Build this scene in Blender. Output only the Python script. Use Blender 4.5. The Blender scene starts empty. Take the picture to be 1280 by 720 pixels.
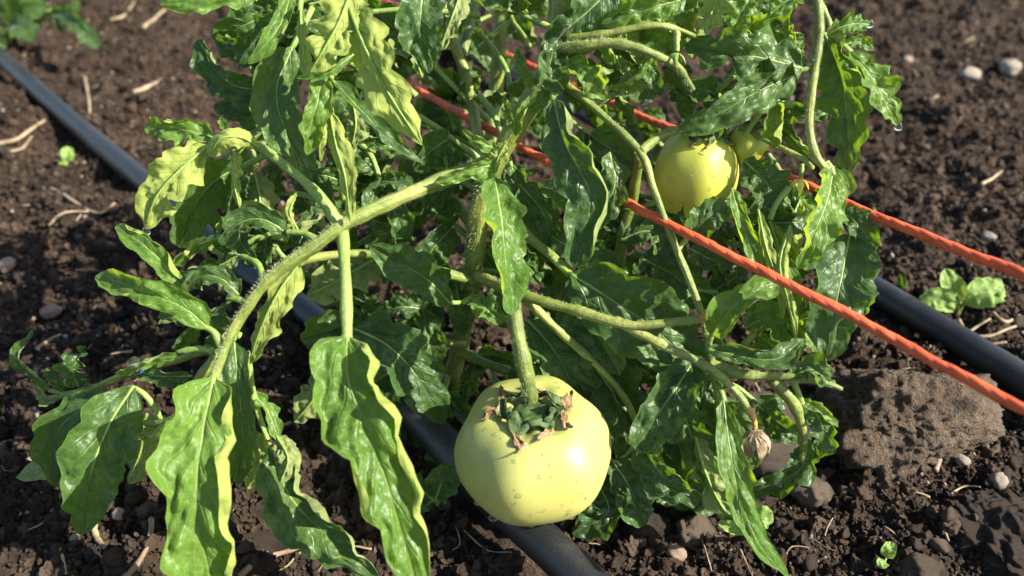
import bpy, bmesh, math, random
import numpy as np
from mathutils import Vector, Matrix, noise as mn
from math import radians as R_, pi, sin, cos

# ------------------------------------------------------------------ camera, world, sun
scene = bpy.context.scene
COL = scene.collection
F, H, PITCH = 1004.0, 0.241, R_(35)
cam_d = bpy.data.cameras.new("camera"); cam = bpy.data.objects.new("camera", cam_d); COL.objects.link(cam)
cam.location = (0, 0, H); cam.rotation_euler = (R_(90) - PITCH, 0, 0)
cam_d.sensor_width = 36; cam_d.lens = 36 * F / 1280
cam_d.clip_start = 0.01; cam_d.clip_end = 200
cam_d.dof.use_dof = True; cam_d.dof.focus_distance = 0.285; cam_d.dof.aperture_fstop = 9.5
scene.camera = cam

SUN_EL, SUN_AZ = 36.0, 106.0        # azimuth clockwise from the view direction (+Y)
w = bpy.data.worlds.new("World"); scene.world = w; w.use_nodes = True
nt = w.node_tree
sky = nt.nodes.new("ShaderNodeTexSky"); sky.sky_type = 'NISHITA'; sky.sun_disc = False
sky.sun_elevation = R_(SUN_EL); sky.sun_rotation = R_(SUN_AZ)
nt.links.new(sky.outputs[0], nt.nodes["Background"].inputs[0]); nt.nodes["Background"].inputs[1].default_value = 0.09
sd = bpy.data.lights.new("sun", 'SUN'); sun = bpy.data.objects.new("sun", sd); COL.objects.link(sun)
sd.energy = 5.0; sd.angle = R_(0.5); sd.color = (1.0, 0.93, 0.80)
a, e = R_(SUN_AZ), R_(SUN_EL)
SUND = Vector((sin(a) * cos(e), cos(a) * cos(e), sin(e)))
sun.rotation_euler = SUND.to_track_quat('Z', 'Y').to_euler()
sun.location = (1, 0, 2)
scene.view_settings.view_transform = 'Standard'; scene.view_settings.look = 'None'
scene.view_settings.exposure = 1.5; scene.view_settings.gamma = 1.0
scene.render.engine = 'CYCLES'
scene.cycles.max_bounces = 8; scene.cycles.transparent_max_bounces = 8
scene.cycles.use_denoising = True

CAM = np.array([0, 0, H]); FW = np.array([0, cos(PITCH), -sin(PITCH)]); UP = np.array([0, sin(PITCH), cos(PITCH)]); RT = np.array([1., 0, 0])
def P(x, y, z):                     # picture point + distance in cm -> place in the garden
    z = z / 100.0
    return CAM + z * (FW + (x - 640) / F * RT - (y - 360) / F * UP)
def G(x, y, h=0.0):                 # picture point -> place on the ground
    d = FW + (x - 640) / F * RT - (y - 360) / F * UP
    return CAM + d * ((h - H) / d[2])

rng = np.random.default_rng(7)
random.seed(7)

# ------------------------------------------------------------------ materials
def mat(name):
    m = bpy.data.materials.new(name); m.use_nodes = True
    t = m.node_tree; b = t.nodes["Principled BSDF"]
    return m, t, b, t.nodes["Material Output"]
def N(t, typ, **kw):
    n = t.nodes.new(typ)
    for k, v in kw.items():
        if isinstance(k, str) and k.startswith("i_"):
            n.inputs[int(k[2:])].default_value = v
        else: setattr(n, k, v)
    return n
def math_(t, op, a, b=None, c=None, clamp=False):
    n = t.nodes.new("ShaderNodeMath"); n.operation = op; n.use_clamp = clamp
    for i, v in enumerate((a, b, c)):
        if v is None: continue
        if isinstance(v, (int, float)): n.inputs[i].default_value = v
        else: t.links.new(v, n.inputs[i])
    return n.outputs[0]
def mixc(t, fac, a, b, mode='MIX'):
    n = t.nodes.new("ShaderNodeMix"); n.data_type = 'RGBA'; n.blend_type = mode
    for s, v in ((n.inputs[0], fac), (n.inputs[6], a), (n.inputs[7], b)):
        if isinstance(v, (int, float)): s.default_value = v
        elif isinstance(v, tuple): s.default_value = (*v, 1) if len(v) == 3 else v
        else: t.links.new(v, s)
    return n.outputs[2]
def ramp(t, fac, stops):
    n = t.nodes.new("ShaderNodeValToRGB"); t.links.new(fac, n.inputs[0])
    el = n.color_ramp.elements
    while len(el) < len(stops): el.new(0.5)
    for e_, (p, c) in zip(el, stops): e_.position = p; e_.color = (*c, 1) if len(c) == 3 else c
    return n.outputs[0]
def noise(t, scale, detail=4, rough=0.55, vec=None):
    n = t.nodes.new("ShaderNodeTexNoise"); n.inputs["Scale"].default_value = scale
    n.inputs["Detail"].default_value = detail; n.inputs["Roughness"].default_value = rough
    if vec: t.links.new(vec, n.inputs["Vector"])
    return n.outputs[0]
def bump(t, h, strength, dist, b):
    n = t.nodes.new("ShaderNodeBump"); n.inputs["Strength"].default_value = strength; n.inputs["Distance"].default_value = dist
    t.links.new(h, n.inputs["Height"])
    if b is not None: t.links.new(n.outputs[0], b.inputs["Normal"])
    return n.outputs[0]
def objco(t): return t.nodes.new("ShaderNodeTexCoord").outputs["Object"]

def leaf_material(name, top_a, top_b, under, trans, tfac, rough=0.34):
    m, t, b, out = mat(name)
    L = t.links.new
    uvn = t.nodes.new("ShaderNodeUVMap"); uvn.uv_map = "UVMap"
    sp = t.nodes.new("ShaderNodeSeparateXYZ"); L(uvn.outputs[0], sp.inputs[0])
    u = sp.outputs[0]
    av = math_(t, 'ABSOLUTE', math_(t, 'MULTIPLY_ADD', sp.outputs[1], 2.0, -1.0))
    oc = objco(t)
    wob = noise(t, 90, 2, 0.5, oc)
    s = math_(t, 'MULTIPLY_ADD', u, 7.0, math_(t, 'MULTIPLY', av, -2.2))
    s = math_(t, 'ADD', s, math_(t, 'MULTIPLY', wob, 0.55))
    d = math_(t, 'ABSOLUTE', math_(t, 'SUBTRACT', math_(t, 'FRACT', s), 0.5))      # 0 on a side vein
    side = math_(t, 'MULTIPLY', math_(t, 'SUBTRACT', 1.0, math_(t, 'MULTIPLY', d, 11.0), None, True), math_(t, 'SUBTRACT', 1.05, av, None, True))
    mid = math_(t, 'SUBTRACT', 1.0, math_(t, 'MULTIPLY', av, math_(t, 'MULTIPLY_ADD', u, 14.0, 11.0)), None, True)
    vein = math_(t, 'MAXIMUM', mid, math_(t, 'MULTIPLY', side, 0.75))
    vor = t.nodes.new("ShaderNodeTexVoronoi"); vor.feature = 'DISTANCE_TO_EDGE'; vor.inputs["Scale"].default_value = 420
    L(oc, vor.inputs["Vector"])
    ret = math_(t, 'SUBTRACT', 1.0, math_(t, 'MULTIPLY', vor.outputs[0], 9.0), None, True)
    big = noise(t, 55, 3, 0.55, oc); soft = noise(t, 190, 2, 0.5, oc); fine = noise(t, 700, 3, 0.6, oc)
    rnd = t.nodes.new("ShaderNodeObjectInfo").outputs["Random"]
    f = math_(t, 'ADD', math_(t, 'MULTIPLY_ADD', big, 1.1, -0.35), math_(t, 'MULTIPLY_ADD', rnd, 0.7, -0.3), None, True)
    top = mixc(t, f, top_a, top_b)
    top = mixc(t, math_(t, 'MULTIPLY', ret, 0.26), top, tuple(min(1, c * 1.7) for c in top_b))
    top = mixc(t, math_(t, 'MULTIPLY', vein, 0.42), top, tuple(c * 0.75 for c in under))
    edge = math_(t, 'MULTIPLY', math_(t, 'MULTIPLY', math_(t, 'SUBTRACT', av, 0.95, None, True), 9.0, None, True), math_(t, 'MULTIPLY_ADD', wob, 2.4, -0.6, True))  # pale margin: rim light painted into the top colour
    top = mixc(t, edge, top, (under[0] * 1.1, under[1] * 1.15, under[2]))
    top = mixc(t, math_(t, 'MULTIPLY_ADD', fine, 0.35, -0.08, True), top, tuple(c * 0.5 for c in top_a))
    un = mixc(t, math_(t, 'MULTIPLY', vein, 0.5), under, tuple(c * 0.55 for c in under))
    un = mixc(t, math_(t, 'MULTIPLY', big, 0.5), un, tuple(c * 0.7 for c in under))
    un = mixc(t, math_(t, 'MULTIPLY', ret, 0.14), un, tuple(c * 0.6 for c in under))
    back = t.nodes.new("ShaderNodeNewGeometry").outputs["Backfacing"]
    L(mixc(t, back, top, un), b.inputs["Base Color"])
    wet = noise(t, 40, 3, 0.6, oc)
    r = math_(t, 'MULTIPLY_ADD', wet, 0.40, rough - 0.09)
    r = math_(t, 'ADD', r, math_(t, 'MULTIPLY', back, 0.22))
    L(r, b.inputs["Roughness"]); b.inputs["Specular IOR Level"].default_value = 0.38; b.inputs["Sheen Weight"].default_value = 0.14; b.inputs["Sheen Roughness"].default_value = 0.45
    h = math_(t, 'SUBTRACT', math_(t, 'MULTIPLY', big, 0.8), math_(t, 'MULTIPLY', vein, 0.35))
    vp = t.nodes.new("ShaderNodeTexVoronoi"); vp.feature = 'SMOOTH_F1'; vp.inputs["Scale"].default_value = 330; vp.inputs["Smoothness"].default_value = 0.6
    L(oc, vp.inputs["Vector"])
    h = math_(t, 'ADD', h, math_(t, 'MULTIPLY', soft, 0.7)); h = math_(t, 'SUBTRACT', h, math_(t, 'MULTIPLY', vp.outputs[0], 0.7)); h = math_(t, 'ADD', h, math_(t, 'MULTIPLY', fine, 0.07))
    nb = bump(t, h, 0.8, 0.0013, b)
    tr = t.nodes.new("ShaderNodeBsdfTranslucent"); L(nb, tr.inputs["Normal"])
    L(mixc(t, math_(t, 'MULTIPLY', vein, 0.45), mixc(t, big, trans, tuple(c * 0.62 for c in trans)), tuple(c * 0.5 for c in trans)), tr.inputs[0])
    ms = t.nodes.new("ShaderNodeMixShader"); ms.inputs[0].default_value = tfac
    L(b.outputs[0], ms.inputs[1]); L(tr.outputs[0], ms.inputs[2]); L(ms.outputs[0], out.inputs[0])
    return m
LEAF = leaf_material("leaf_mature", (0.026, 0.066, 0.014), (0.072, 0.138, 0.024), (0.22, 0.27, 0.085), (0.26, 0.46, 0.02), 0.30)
YOUNG_LIT = leaf_material("leaf_young_lit", (0.066, 0.150, 0.020), (0.150, 0.265, 0.040), (0.36, 0.43, 0.095), (0.44, 0.62, 0.03), 0.44)  # young growth, and a brighter copy for leaves meant to look sunlit

def stem_material(name, ca, cb, cc, rough=0.5):
    m, t, b, out = mat(name)
    oc = objco(t)
    uvn = t.nodes.new("ShaderNodeUVMap"); uvn.uv_map = "UVMap"
    mp = t.nodes.new("ShaderNodeMapping"); mp.inputs["Scale"].default_value = (0.06, 1.0, 1.0); t.links.new(uvn.outputs[0], mp.inputs[0])
    st = noise(t, 900, 4, 0.6, mp.outputs[0])
    n1 = math_(t, 'ADD', math_(t, 'MULTIPLY', noise(t, 60, 4, 0.6, oc), 0.55), math_(t, 'MULTIPLY', st, 0.45)); n2 = noise(t, 700, 3, 0.6, oc)
    c = ramp(t, n1, [(0.36, ca), (0.5, cb), (0.64, cc)])
    c = mixc(t, math_(t, 'MULTIPLY_ADD', n2, 1.2, -0.45, True), c, tuple(x * 0.55 for x in ca))
    t.links.new(c, b.inputs["Base Color"]); b.inputs["Roughness"].default_value = rough
    b.inputs["Subsurface Weight"].default_value = 0.25; b.inputs["Subsurface Scale"].default_value = 0.002
    b.inputs["Subsurface Radius"].default_value = (0.8, 1.0, 0.3)
    bump(t, math_(t, 'ADD', n1, math_(t, 'MULTIPLY', n2, 0.5)), 0.8, 0.0010, b)
    return m
STEM = stem_material("stem_green", (0.075, 0.105, 0.018), (0.17, 0.22, 0.035), (0.33, 0.34, 0.09))
RACHIS = stem_material("rachis_green", (0.15, 0.23, 0.04), (0.20, 0.30, 0.06), (0.28, 0.36, 0.10))
DRYSTEM = stem_material("stem_orange_dry", (0.36, 0.17, 0.04), (0.45, 0.24, 0.06), (0.5, 0.3, 0.1))

def simple(name, col, rough=0.6, bscale=None, bd=0.0006, col2=None, nscale=80, spec=0.5, sss=0):
    m, t, b, out = mat(name); oc = objco(t)
    if col2:
        t.links.new(ramp(t, noise(t, nscale, 5, 0.6, oc), [(0.35, col), (0.68, col2)]), b.inputs["Base Color"])
    else: b.inputs["Base Color"].default_value = (*col, 1)
    b.inputs["Roughness"].default_value = rough; b.inputs["Specular IOR Level"].default_value = spec
    if bscale: bump(t, noise(t, bscale, 6, 0.65, oc), 0.8, bd, b)
    if sss:
        b.inputs["Subsurface Weight"].default_value = sss; b.inputs["Subsurface Scale"].default_value = 0.004
    return m
HAIR = simple("plant_hair", (0.55, 0.6, 0.38), 0.6)
STRAW = simple("dry_straw", (0.20, 0.14, 0.08), 0.75, 400, 0.0005, (0.40, 0.31, 0.19), 160)
TWIG = simple("brown_twig", (0.12, 0.075, 0.045), 0.8, 300, 0.0006, (0.24, 0.16, 0.10), 150)
ROOT = simple("pale_root", (0.16, 0.11, 0.07), 0.85, 300, 0.0005, (0.34, 0.26, 0.18), 260)
SEPAL = simple("calyx_green", (0.020, 0.048, 0.008), 0.55, 500, 0.0009, (0.06, 0.10, 0.018), 260)
DRYSEPAL = simple("calyx_dry", (0.13, 0.055, 0.018), 0.85, 500, 0.0010, (0.46, 0.33, 0.17), 420)
PETAL = simple("petal_yellow", (0.62, 0.50, 0.03), 0.5, 500, 0.0004, (0.75, 0.66, 0.12), 200, sss=0.3)
WITHER = simple("withered_flower", (0.13, 0.075, 0.03), 0.85, 400, 0.0009, (0.38, 0.30, 0.20), 260)
PEBBLE = simple("pebble_pale", (0.25, 0.20, 0.15), 0.8, 260, 0.001, (0.42, 0.36, 0.29), 120)
PEBBLE_PINK = simple("pebble_pinkish", (0.28, 0.19, 0.14), 0.75, 260, 0.001, (0.40, 0.29, 0.22), 120)
def water_mat():
    m, t, b, out = mat("water_drop")
    b.inputs["Base Color"].default_value = (1, 1, 1, 1); b.inputs["Roughness"].default_value = 0.0
    b.inputs["IOR"].default_value = 1.33; b.inputs["Transmission Weight"].default_value = 1.0
    return m
WATER = water_mat()
def film_mat():                     # small flat beads: clear, with a mirror-like skin
    m, t, b, out = mat("water_bead"); t.nodes.remove(b)
    tr = t.nodes.new("ShaderNodeBsdfTransparent"); gl = t.nodes.new("ShaderNodeBsdfGlossy"); gl.inputs["Roughness"].default_value = 0.08
    fr = t.nodes.new("ShaderNodeFresnel"); fr.inputs[0].default_value = 1.33
    ms = t.nodes.new("ShaderNodeMixShader"); t.links.new(math_(t, 'MULTIPLY_ADD', fr.outputs[0], 0.5, 0.06, True), ms.inputs[0])
    t.links.new(tr.outputs[0], ms.inputs[1]); t.links.new(gl.outputs[0], ms.inputs[2]); t.links.new(ms.outputs[0], out.inputs[0])
    return m
BEAD = film_mat()

def soil_material(name, d0, d1, d2, pale=0.5):
    m, t, b, out = mat(name)
    tc = t.nodes.new("ShaderNodeTexCoord").outputs["Object"]
    n1 = noise(t, 38, 5, 0.6, tc); n2 = noise(t, 420, 5, 0.65, tc); n3 = noise(t, 1500, 3, 0.6, tc)
    rnd = t.nodes.new("ShaderNodeObjectInfo").outputs["Random"]
    f = math_(t, 'ADD', math_(t, 'MULTIPLY', n1, 0.6), math_(t, 'MULTIPLY', n2, 0.45))
    f = math_(t, 'ADD', f, math_(t, 'MULTIPLY_ADD', rnd, 0.3, -0.17))
    c = ramp(t, f, [(0.30, d0), (0.52, d1), (0.78, d2)])
    v = t.nodes.new("ShaderNodeTexVoronoi"); v.inputs["Scale"].default_value = 260; t.links.new(tc, v.inputs["Vector"])
    sp = t.nodes.new("ShaderNodeSeparateColor"); t.links.new(v.outputs["Color"], sp.inputs[0])
    grain = math_(t, 'MULTIPLY', math_(t, 'GREATER_THAN', sp.outputs[0], 0.93), math_(t, 'LESS_THAN', v.outputs["Distance"], 0.33))
    c = mixc(t, math_(t, 'MULTIPLY', grain, pale), c, (0.30, 0.24, 0.18))
    t.links.new(c, b.inputs["Base Color"])
    b.inputs["Roughness"].default_value = 0.85; b.inputs["Specular IOR Level"].default_value = 0.3
    h = math_(t, 'ADD', math_(t, 'MULTIPLY', n2, 1.0), math_(t, 'MULTIPLY', n3, 0.35))
    bump(t, h, 1.0, 0.006, b)
    return m
SOIL = soil_material("garden_soil", (0.034, 0.020, 0.012), (0.108, 0.068, 0.043), (0.33, 0.23, 0.155))
CLOD = soil_material("dry_clod", (0.105, 0.073, 0.048), (0.20, 0.148, 0.103), (0.35, 0.27, 0.195), 0.3)
CLODDARK = soil_material("damp_clod", (0.040, 0.026, 0.018), (0.085, 0.060, 0.043), (0.17, 0.125, 0.09), 0.3)
STONE = soil_material("grey_stone", (0.11, 0.085, 0.065), (0.19, 0.15, 0.12), (0.30, 0.25, 0.20), 0.2)

def hose_material():
    m, t, b, out = mat("black_polyethylene"); oc = objco(t)
    n1 = noise(t, 30, 5, 0.65, oc); n2 = noise(t, 900, 3, 0.7, oc)
    f = math_(t, 'ADD', math_(t, 'MULTIPLY', n1, 0.75), math_(t, 'MULTIPLY', n2, 0.35))
    t.links.new(ramp(t, f, [(0.42, (0.009, 0.0095, 0.011)), (0.62, (0.017, 0.0175, 0.019)), (0.80, (0.085, 0.068, 0.052))]), b.inputs["Base Color"])
    t.links.new(math_(t, 'MULTIPLY_ADD', n1, 0.4, 0.22), b.inputs["Roughness"])
    bump(t, n2, 0.35, 0.0005, b)
    return m
HOSE = hose_material()
def twine_material():
    m, t, b, out = mat("orange_twine"); oc = objco(t)
    uvn = t.nodes.new("ShaderNodeUVMap"); uvn.uv_map = "UVMap"
    mp = t.nodes.new("ShaderNodeMapping"); mp.inputs["Scale"].default_value = (0.10, 1.0, 1.0); t.links.new(uvn.outputs[0], mp.inputs[0])
    n1 = noise(t, 160, 4, 0.6, oc); n2 = noise(t, 2600, 4, 0.7, mp.outputs[0])
    f = math_(t, 'ADD', math_(t, 'MULTIPLY', n1, 0.5), math_(t, 'MULTIPLY', n2, 0.5))
    t.links.new(ramp(t, f, [(0.32, (0.33, 0.045, 0.014)), (0.55, (0.72, 0.115, 0.032)), (0.78, (0.85, 0.27, 0.12))]), b.inputs["Base Color"])
    b.inputs["Roughness"].default_value = 0.6
    b.inputs["Subsurface Weight"].default_value = 0.12; b.inputs["Subsurface Scale"].default_value = 0.001
    bump(t, n2, 0.9, 0.0006, b)
    return m
TWINE = twine_material()
def tomato_material(name, ca, cb, cc):
    m, t, b, out = mat(name); oc = objco(t)
    n1 = noise(t, 28, 4, 0.5, oc); n2 = noise(t, 1300, 2, 0.5, oc)
    vt = t.nodes.new("ShaderNodeTexVoronoi"); vt.inputs["Scale"].default_value = 900; t.links.new(oc, vt.inputs["Vector"])
    c = ramp(t, n1, [(0.3, ca), (0.5, cb), (0.72, cc)])
    sepz = t.nodes.new("ShaderNodeSeparateXYZ"); t.links.new(oc, sepz.inputs[0])
    ge = t.nodes.new("ShaderNodeTexCoord").outputs["Generated"]
    sg = t.nodes.new("ShaderNodeSeparateXYZ"); t.links.new(ge, sg.inputs[0])
    mg = t.nodes.new("ShaderNodeMapping"); mg.inputs["Scale"].default_value = (1, 1, 0.12); t.links.new(ge, mg.inputs[0])
    stk = noise(t, 9, 4, 0.6, mg.outputs[0])
    sh = math_(t, 'MULTIPLY', math_(t, 'SUBTRACT', sg.outputs[2], 0.45, None, True), math_(t, 'MULTIPLY_ADD', stk, 3.0, -0.6, True), None, True)
    c = mixc(t, math_(t, 'MULTIPLY', sh, 0.55), c, (ca[0] * .72, ca[1] * .88, ca[2] * .8))
    c = mixc(t, math_(t, 'MULTIPLY', math_(t, 'LESS_THAN', vt.outputs[0], 0.16), 0.35), c, (0.62, 0.60, 0.25))
    vb = t.nodes.new("ShaderNodeTexVoronoi"); vb.inputs["Scale"].default_value = 75; t.links.new(oc, vb.inputs["Vector"])
    sc_ = t.nodes.new("ShaderNodeSeparateColor"); t.links.new(vb.outputs["Color"], sc_.inputs[0])
    spk = math_(t, 'MULTIPLY', math_(t, 'GREATER_THAN', sc_.outputs[0], 0.95), math_(t, 'LESS_THAN', vb.outputs["Distance"], 0.05))
    c = mixc(t, spk, c, (0.06, 0.03, 0.01))
    t.links.new(c, b.inputs["Base Color"])
    t.links.new(math_(t, 'MULTIPLY_ADD', n1, 0.35, 0.30), b.inputs["Roughness"])
    b.inputs["Subsurface Weight"].default_value = 0.35; b.inputs["Subsurface Scale"].default_value = 0.006
    b.inputs["Subsurface Radius"].default_value = (1.0, 0.9, 0.25)
    bump(t, n2, 0.12, 0.0005, b)
    return m
TOM = tomato_material("tomato_pale", (0.31, 0.325, 0.10), (0.39, 0.385, 0.105), (0.47, 0.435, 0.12))
TOM2 = tomato_material("tomato_yellow_green", (0.34, 0.37, 0.050), (0.42, 0.43, 0.060), (0.50, 0.48, 0.07))

# ------------------------------------------------------------------ mesh helpers
def link(o, parent=None):
    COL.objects.link(o)
    if parent is not None: o.parent = parent
    return o
def mesh_obj(name, verts, faces, mats, parent=None, uvs=None, midx=None, smooth=True):
    me = bpy.data.meshes.new(name)
    me.from_pydata([tuple(map(float, v)) for v in verts], [], faces)
    for m in (mats if isinstance(mats, (list, tuple)) else [mats]): me.materials.append(m)
    if uvs is not None:
        l = me.uv_layers.new(name="UVMap")
        vi = np.empty(len(me.loops), dtype=np.int32); me.loops.foreach_get("vertex_index", vi)
        l.data.foreach_set("uv", np.asarray(uvs, dtype=np.float32)[vi].ravel())
    if midx is not None: me.polygons.foreach_set("material_index", np.asarray(midx, dtype=np.int32))
    if smooth: me.polygons.foreach_set("use_smooth", np.ones(len(me.polygons), dtype=bool))
    me.update()
    return link(bpy.data.objects.new(name, me), parent)
def tag(o, label=None, cat=None, group=None, kind=None):
    for k, v in (("label", label), ("category", cat), ("group", group), ("kind", kind)):
        if v: o[k] = v
    return o
def empty(name, loc):
    o = bpy.data.objects.new(name, None); o.location = loc; o.empty_display_size = 0.01
    return link(o)
def reparent_keep(o, parent):       # vertices are in garden coordinates; shift so the parent's base is the origin
    o.parent = parent; o.matrix_parent_inverse = Matrix.Translation(-Vector(parent.location))
def crom(pts, n):                   # smooth curve through points, evenly spaced
    p = np.asarray(pts, float)
    if len(p) == 2: return p[0] + (p[1] - p[0]) * np.linspace(0, 1, n)[:, None]
    q = np.vstack([2 * p[0] - p[1], p, 2 * p[-1] - p[-2]]); out = []
    for i in range(1, len(q) - 2):
        t = np.linspace(0, 1, 24, endpoint=False)[:, None]
        a, b, c, d = q[i - 1], q[i], q[i + 1], q[i + 2]
        out.append(0.5 * (2 * b + (c - a) * t + (2 * a - 5 * b + 4 * c - d) * t ** 2 + (3 * b - a - 3 * c + d) * t ** 3))
    out = np.vstack(out + [p[-1:]])
    L = np.concatenate([[0], np.cumsum(np.linalg.norm(np.diff(out[:, :3], axis=0), axis=1))])
    s = np.linspace(0, L[-1], n)
    return np.stack([np.interp(s, L, out[:, k]) for k in range(out.shape[1])], 1)
def nrm(v): return v / np.maximum(np.linalg.norm(v, axis=-1, keepdims=True), 1e-9)
def frames(c):
    T = nrm(np.gradient(c, axis=0)); n = np.empty_like(T)
    a = np.array([0, 0, 1.]) if abs(T[0, 2]) < 0.9 else np.array([1., 0, 0])
    v = a - T[0] * a.dot(T[0])
    for i in range(len(T)):
        v = v - T[i] * v.dot(T[i]); v /= max(np.linalg.norm(v), 1e-9); n[i] = v
    return T, n, np.cross(T, n)
def tube_geo(c, r, sides=10, lump=0.0, seed=0, base=0, ridges=0, cap=True):
    T, n, b = frames(c); V = []; Fc = []
    rg = np.random.default_rng(seed)
    ph = rg.uniform(0, 6.28, 4)
    m = len(c); r = np.broadcast_to(np.asarray(r, float), (m,))
    th = np.arange(sides) / sides * 2 * pi
    s = np.linspace(0, 1, m) * m
    for i in range(m):
        k = 1 + lump * (np.sin(s[i] * 0.9 + ph[0]) * 0.5 + np.sin(th * 2 + s[i] * 0.37 + ph[1]) * 0.6 + np.sin(th * 3 - s[i] * 0.61 + ph[2]) * 0.4)
        if ridges: k = k * (1 + 0.07 * np.cos(th * ridges))
        V.append(c[i] + (np.cos(th)[:, None] * n[i] + np.sin(th)[:, None] * b[i]) * (r[i] * k)[:, None])
    V = np.vstack(V)
    for i in range(m - 1):
        for j in range(sides):
            j2 = (j + 1) % sides
            Fc.append((base + i * sides + j, base + i * sides + j2, base + (i + 1) * sides + j2, base + (i + 1) * sides + j))
    if cap:
        Fc.append(tuple(base + j for j in range(sides))[::-1]); Fc.append(tuple(base + (m - 1) * sides + j for j in range(sides)))
    return V, Fc
def pts3(rows): return np.array([P(*q[:3]) for q in rows])
def tube(name, rows, r0, r1, m, parent=None, world=False, n=None, sides=12, lump=0.06, seed=0, ridges=0):
    p = np.asarray(rows, float) if world else pts3(rows)
    c = crom(p, n or 8 * len(p)); r = np.linspace(r0, r1, len(c)) * (1 + .07 * np.sin(np.arange(len(c)) * 0.31 + seed) + .05 * np.sin(np.arange(len(c)) * 0.83 + seed * 2)) if np.isscalar(r0) else np.interp(np.linspace(0, 1, len(c)), np.linspace(0, 1, len(r0)), r0)
    V, Fc = tube_geo(c, r, sides, lump, seed, 0, ridges)
    Lc = np.concatenate([[0], np.cumsum(np.linalg.norm(np.diff(c, axis=0), axis=1))])
    uv = np.stack([np.repeat(Lc, sides), np.tile(np.abs(np.arange(sides) / sides * 2 - 1), len(c)) * r0 * 6 if np.isscalar(r0) else np.tile(np.abs(np.arange(sides) / sides * 2 - 1), len(c)) * .01], 1)
    o = mesh_obj(name, V, Fc, m, None, uv)
    if parent is not None: reparent_keep(o, parent)
    return o, c

# ------------------------------------------------------------------ ground
def gnoise(x, y, seed):
    xi = np.floor(x).astype(np.int64); yi = np.floor(y).astype(np.int64); xf = x - xi; yf = y - yi
    def g(ix, iy):
        h = (ix * 374761393 + iy * 668265263 + seed * 974634777) & 0xFFFFFFFF
        h = ((h ^ (h >> 13)) * 1274126177) & 0xFFFFFFFF
        return ((h ^ (h >> 16)) & 0xFFFF) / 65535.0 * 2 - 1
    u = xf * xf * xf * (xf * (xf * 6 - 15) + 10); v = yf * yf * yf * (yf * (yf * 6 - 15) + 10)
    a = g(xi, yi) * (1 - u) + g(xi + 1, yi) * u; b = g(xi, yi + 1) * (1 - u) + g(xi + 1, yi + 1) * u
    return a * (1 - v) + b * v
def axis(lo, hi, step, far):
    core = np.arange(lo, hi, step); out = []; s = step; x = hi
    while x < far: s *= 1.35; out.append(x); x += s
    left = []; s = step; x = lo - step
    while x > -far: s *= 1.35; left.append(x); x -= s
    return np.concatenate([left[::-1], core, out, [far]])
gx, gy = axis(-0.62, 0.66, 0.0022, 40.0), axis(0.10, 1.05, 0.0022, 40.0)
X, Y = np.meshgrid(gx, gy, indexing='ij')
Z = 0.012 * gnoise(X * 7, Y * 7, 1) + 0.007 * gnoise(X * 19, Y * 19, 2) + 0.004 * gnoise(X * 47, Y * 47, 3)
near = np.clip((2.0 - np.hypot(X, Y - 0.5)) / 1.0, 0, 1)
b1 = np.abs(gnoise(X * 85, Y * 85, 4)); b2 = np.abs(gnoise(X * 190, Y * 190, 5))
Z = Z + near * (0.0055 * (0.45 - b1) + 0.0028 * (0.45 - b2))
for k in range(3600):               # clods pushed up through the surface
    cx, cy = rng.uniform(-0.6, 0.64), rng.uniform(0.12, 1.03); r = rng.uniform(0.003, 0.009) if k > 45 else rng.uniform(0.012, 0.022)
    i0, i1 = np.searchsorted(gx, [cx - r, cx + r]); j0, j1 = np.searchsorted(gy, [cy - r, cy + r])
    xx, yy = X[i0:i1, j0:j1] - cx, Y[i0:i1, j0:j1] - cy
    an = rng.uniform(0, pi); st = rng.uniform(0.6, 1)
    q = ((xx * cos(an) + yy * sin(an)) ** 2 + ((yy * cos(an) - xx * sin(an)) / st) ** 2) / (r * r)
    Z[i0:i1, j0:j1] += np.sqrt(np.clip(1 - q, 0, 1)) * r * rng.uniform(0.25, 0.6)
Z -= 0.006
hose_l = [(-30, 47), (0, 72), (90, 150), (190, 237), (290, 325), (385, 391), (520, 520), (605, 612), (690, 690), (760, 755)]
hose_r = [(440, -28), (520, 18), (600, 72), (745, 150), (900, 245), (1000, 308), (1095, 366), (1180, 418), (1280, 478), (1400, 545)]
HR = 0.0071
def press(path, wd=0.022):          # soil lies low along a hose
    c = crom(np.array([G(x, y, 0.006) for x, y in path]), 90)
    global Z
    for p in c:
        i0, i1 = np.searchsorted(gx, [p[0] - 0.05, p[0] + 0.05]); j0, j1 = np.searchsorted(gy, [p[1] - 0.05, p[1] + 0.05])
        if i1 <= i0 or j1 <= j0: continue
        d = np.hypot(X[i0:i1, j0:j1] - p[0], Y[i0:i1, j0:j1] - p[1]); wgt = np.clip(1 - d / wd, 0, 1)
        lim = 0.0015 + 0.02 * (1 - wgt)
        Z[i0:i1, j0:j1] = np.minimum(Z[i0:i1, j0:j1], lim)
press(hose_l); press(hose_r)
nx, ny = len(gx), len(gy)
me = bpy.data.meshes.new("soil")
me.vertices.add(nx * ny); me.vertices.foreach_set("co", np.stack([X, Y, Z], -1).astype(np.float32).ravel())
I = np.arange(nx * ny).reshape(nx, ny)
quads = np.stack([I[:-1, :-1], I[1:, :-1], I[1:, 1:], I[:-1, 1:]], -1).reshape(-1, 4)
me.loops.add(quads.size); me.loops.foreach_set("vertex_index", quads.ravel().astype(np.int32))
me.polygons.add(len(quads)); me.polygons.foreach_set("loop_start", (np.arange(len(quads)) * 4).astype(np.int32))
me.polygons.foreach_set("use_smooth", np.ones(len(quads), dtype=bool))
me.update(); me.validate(); me.materials.append(SOIL)
tag(link(bpy.data.objects.new("soil", me)), kind="structure")
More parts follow.
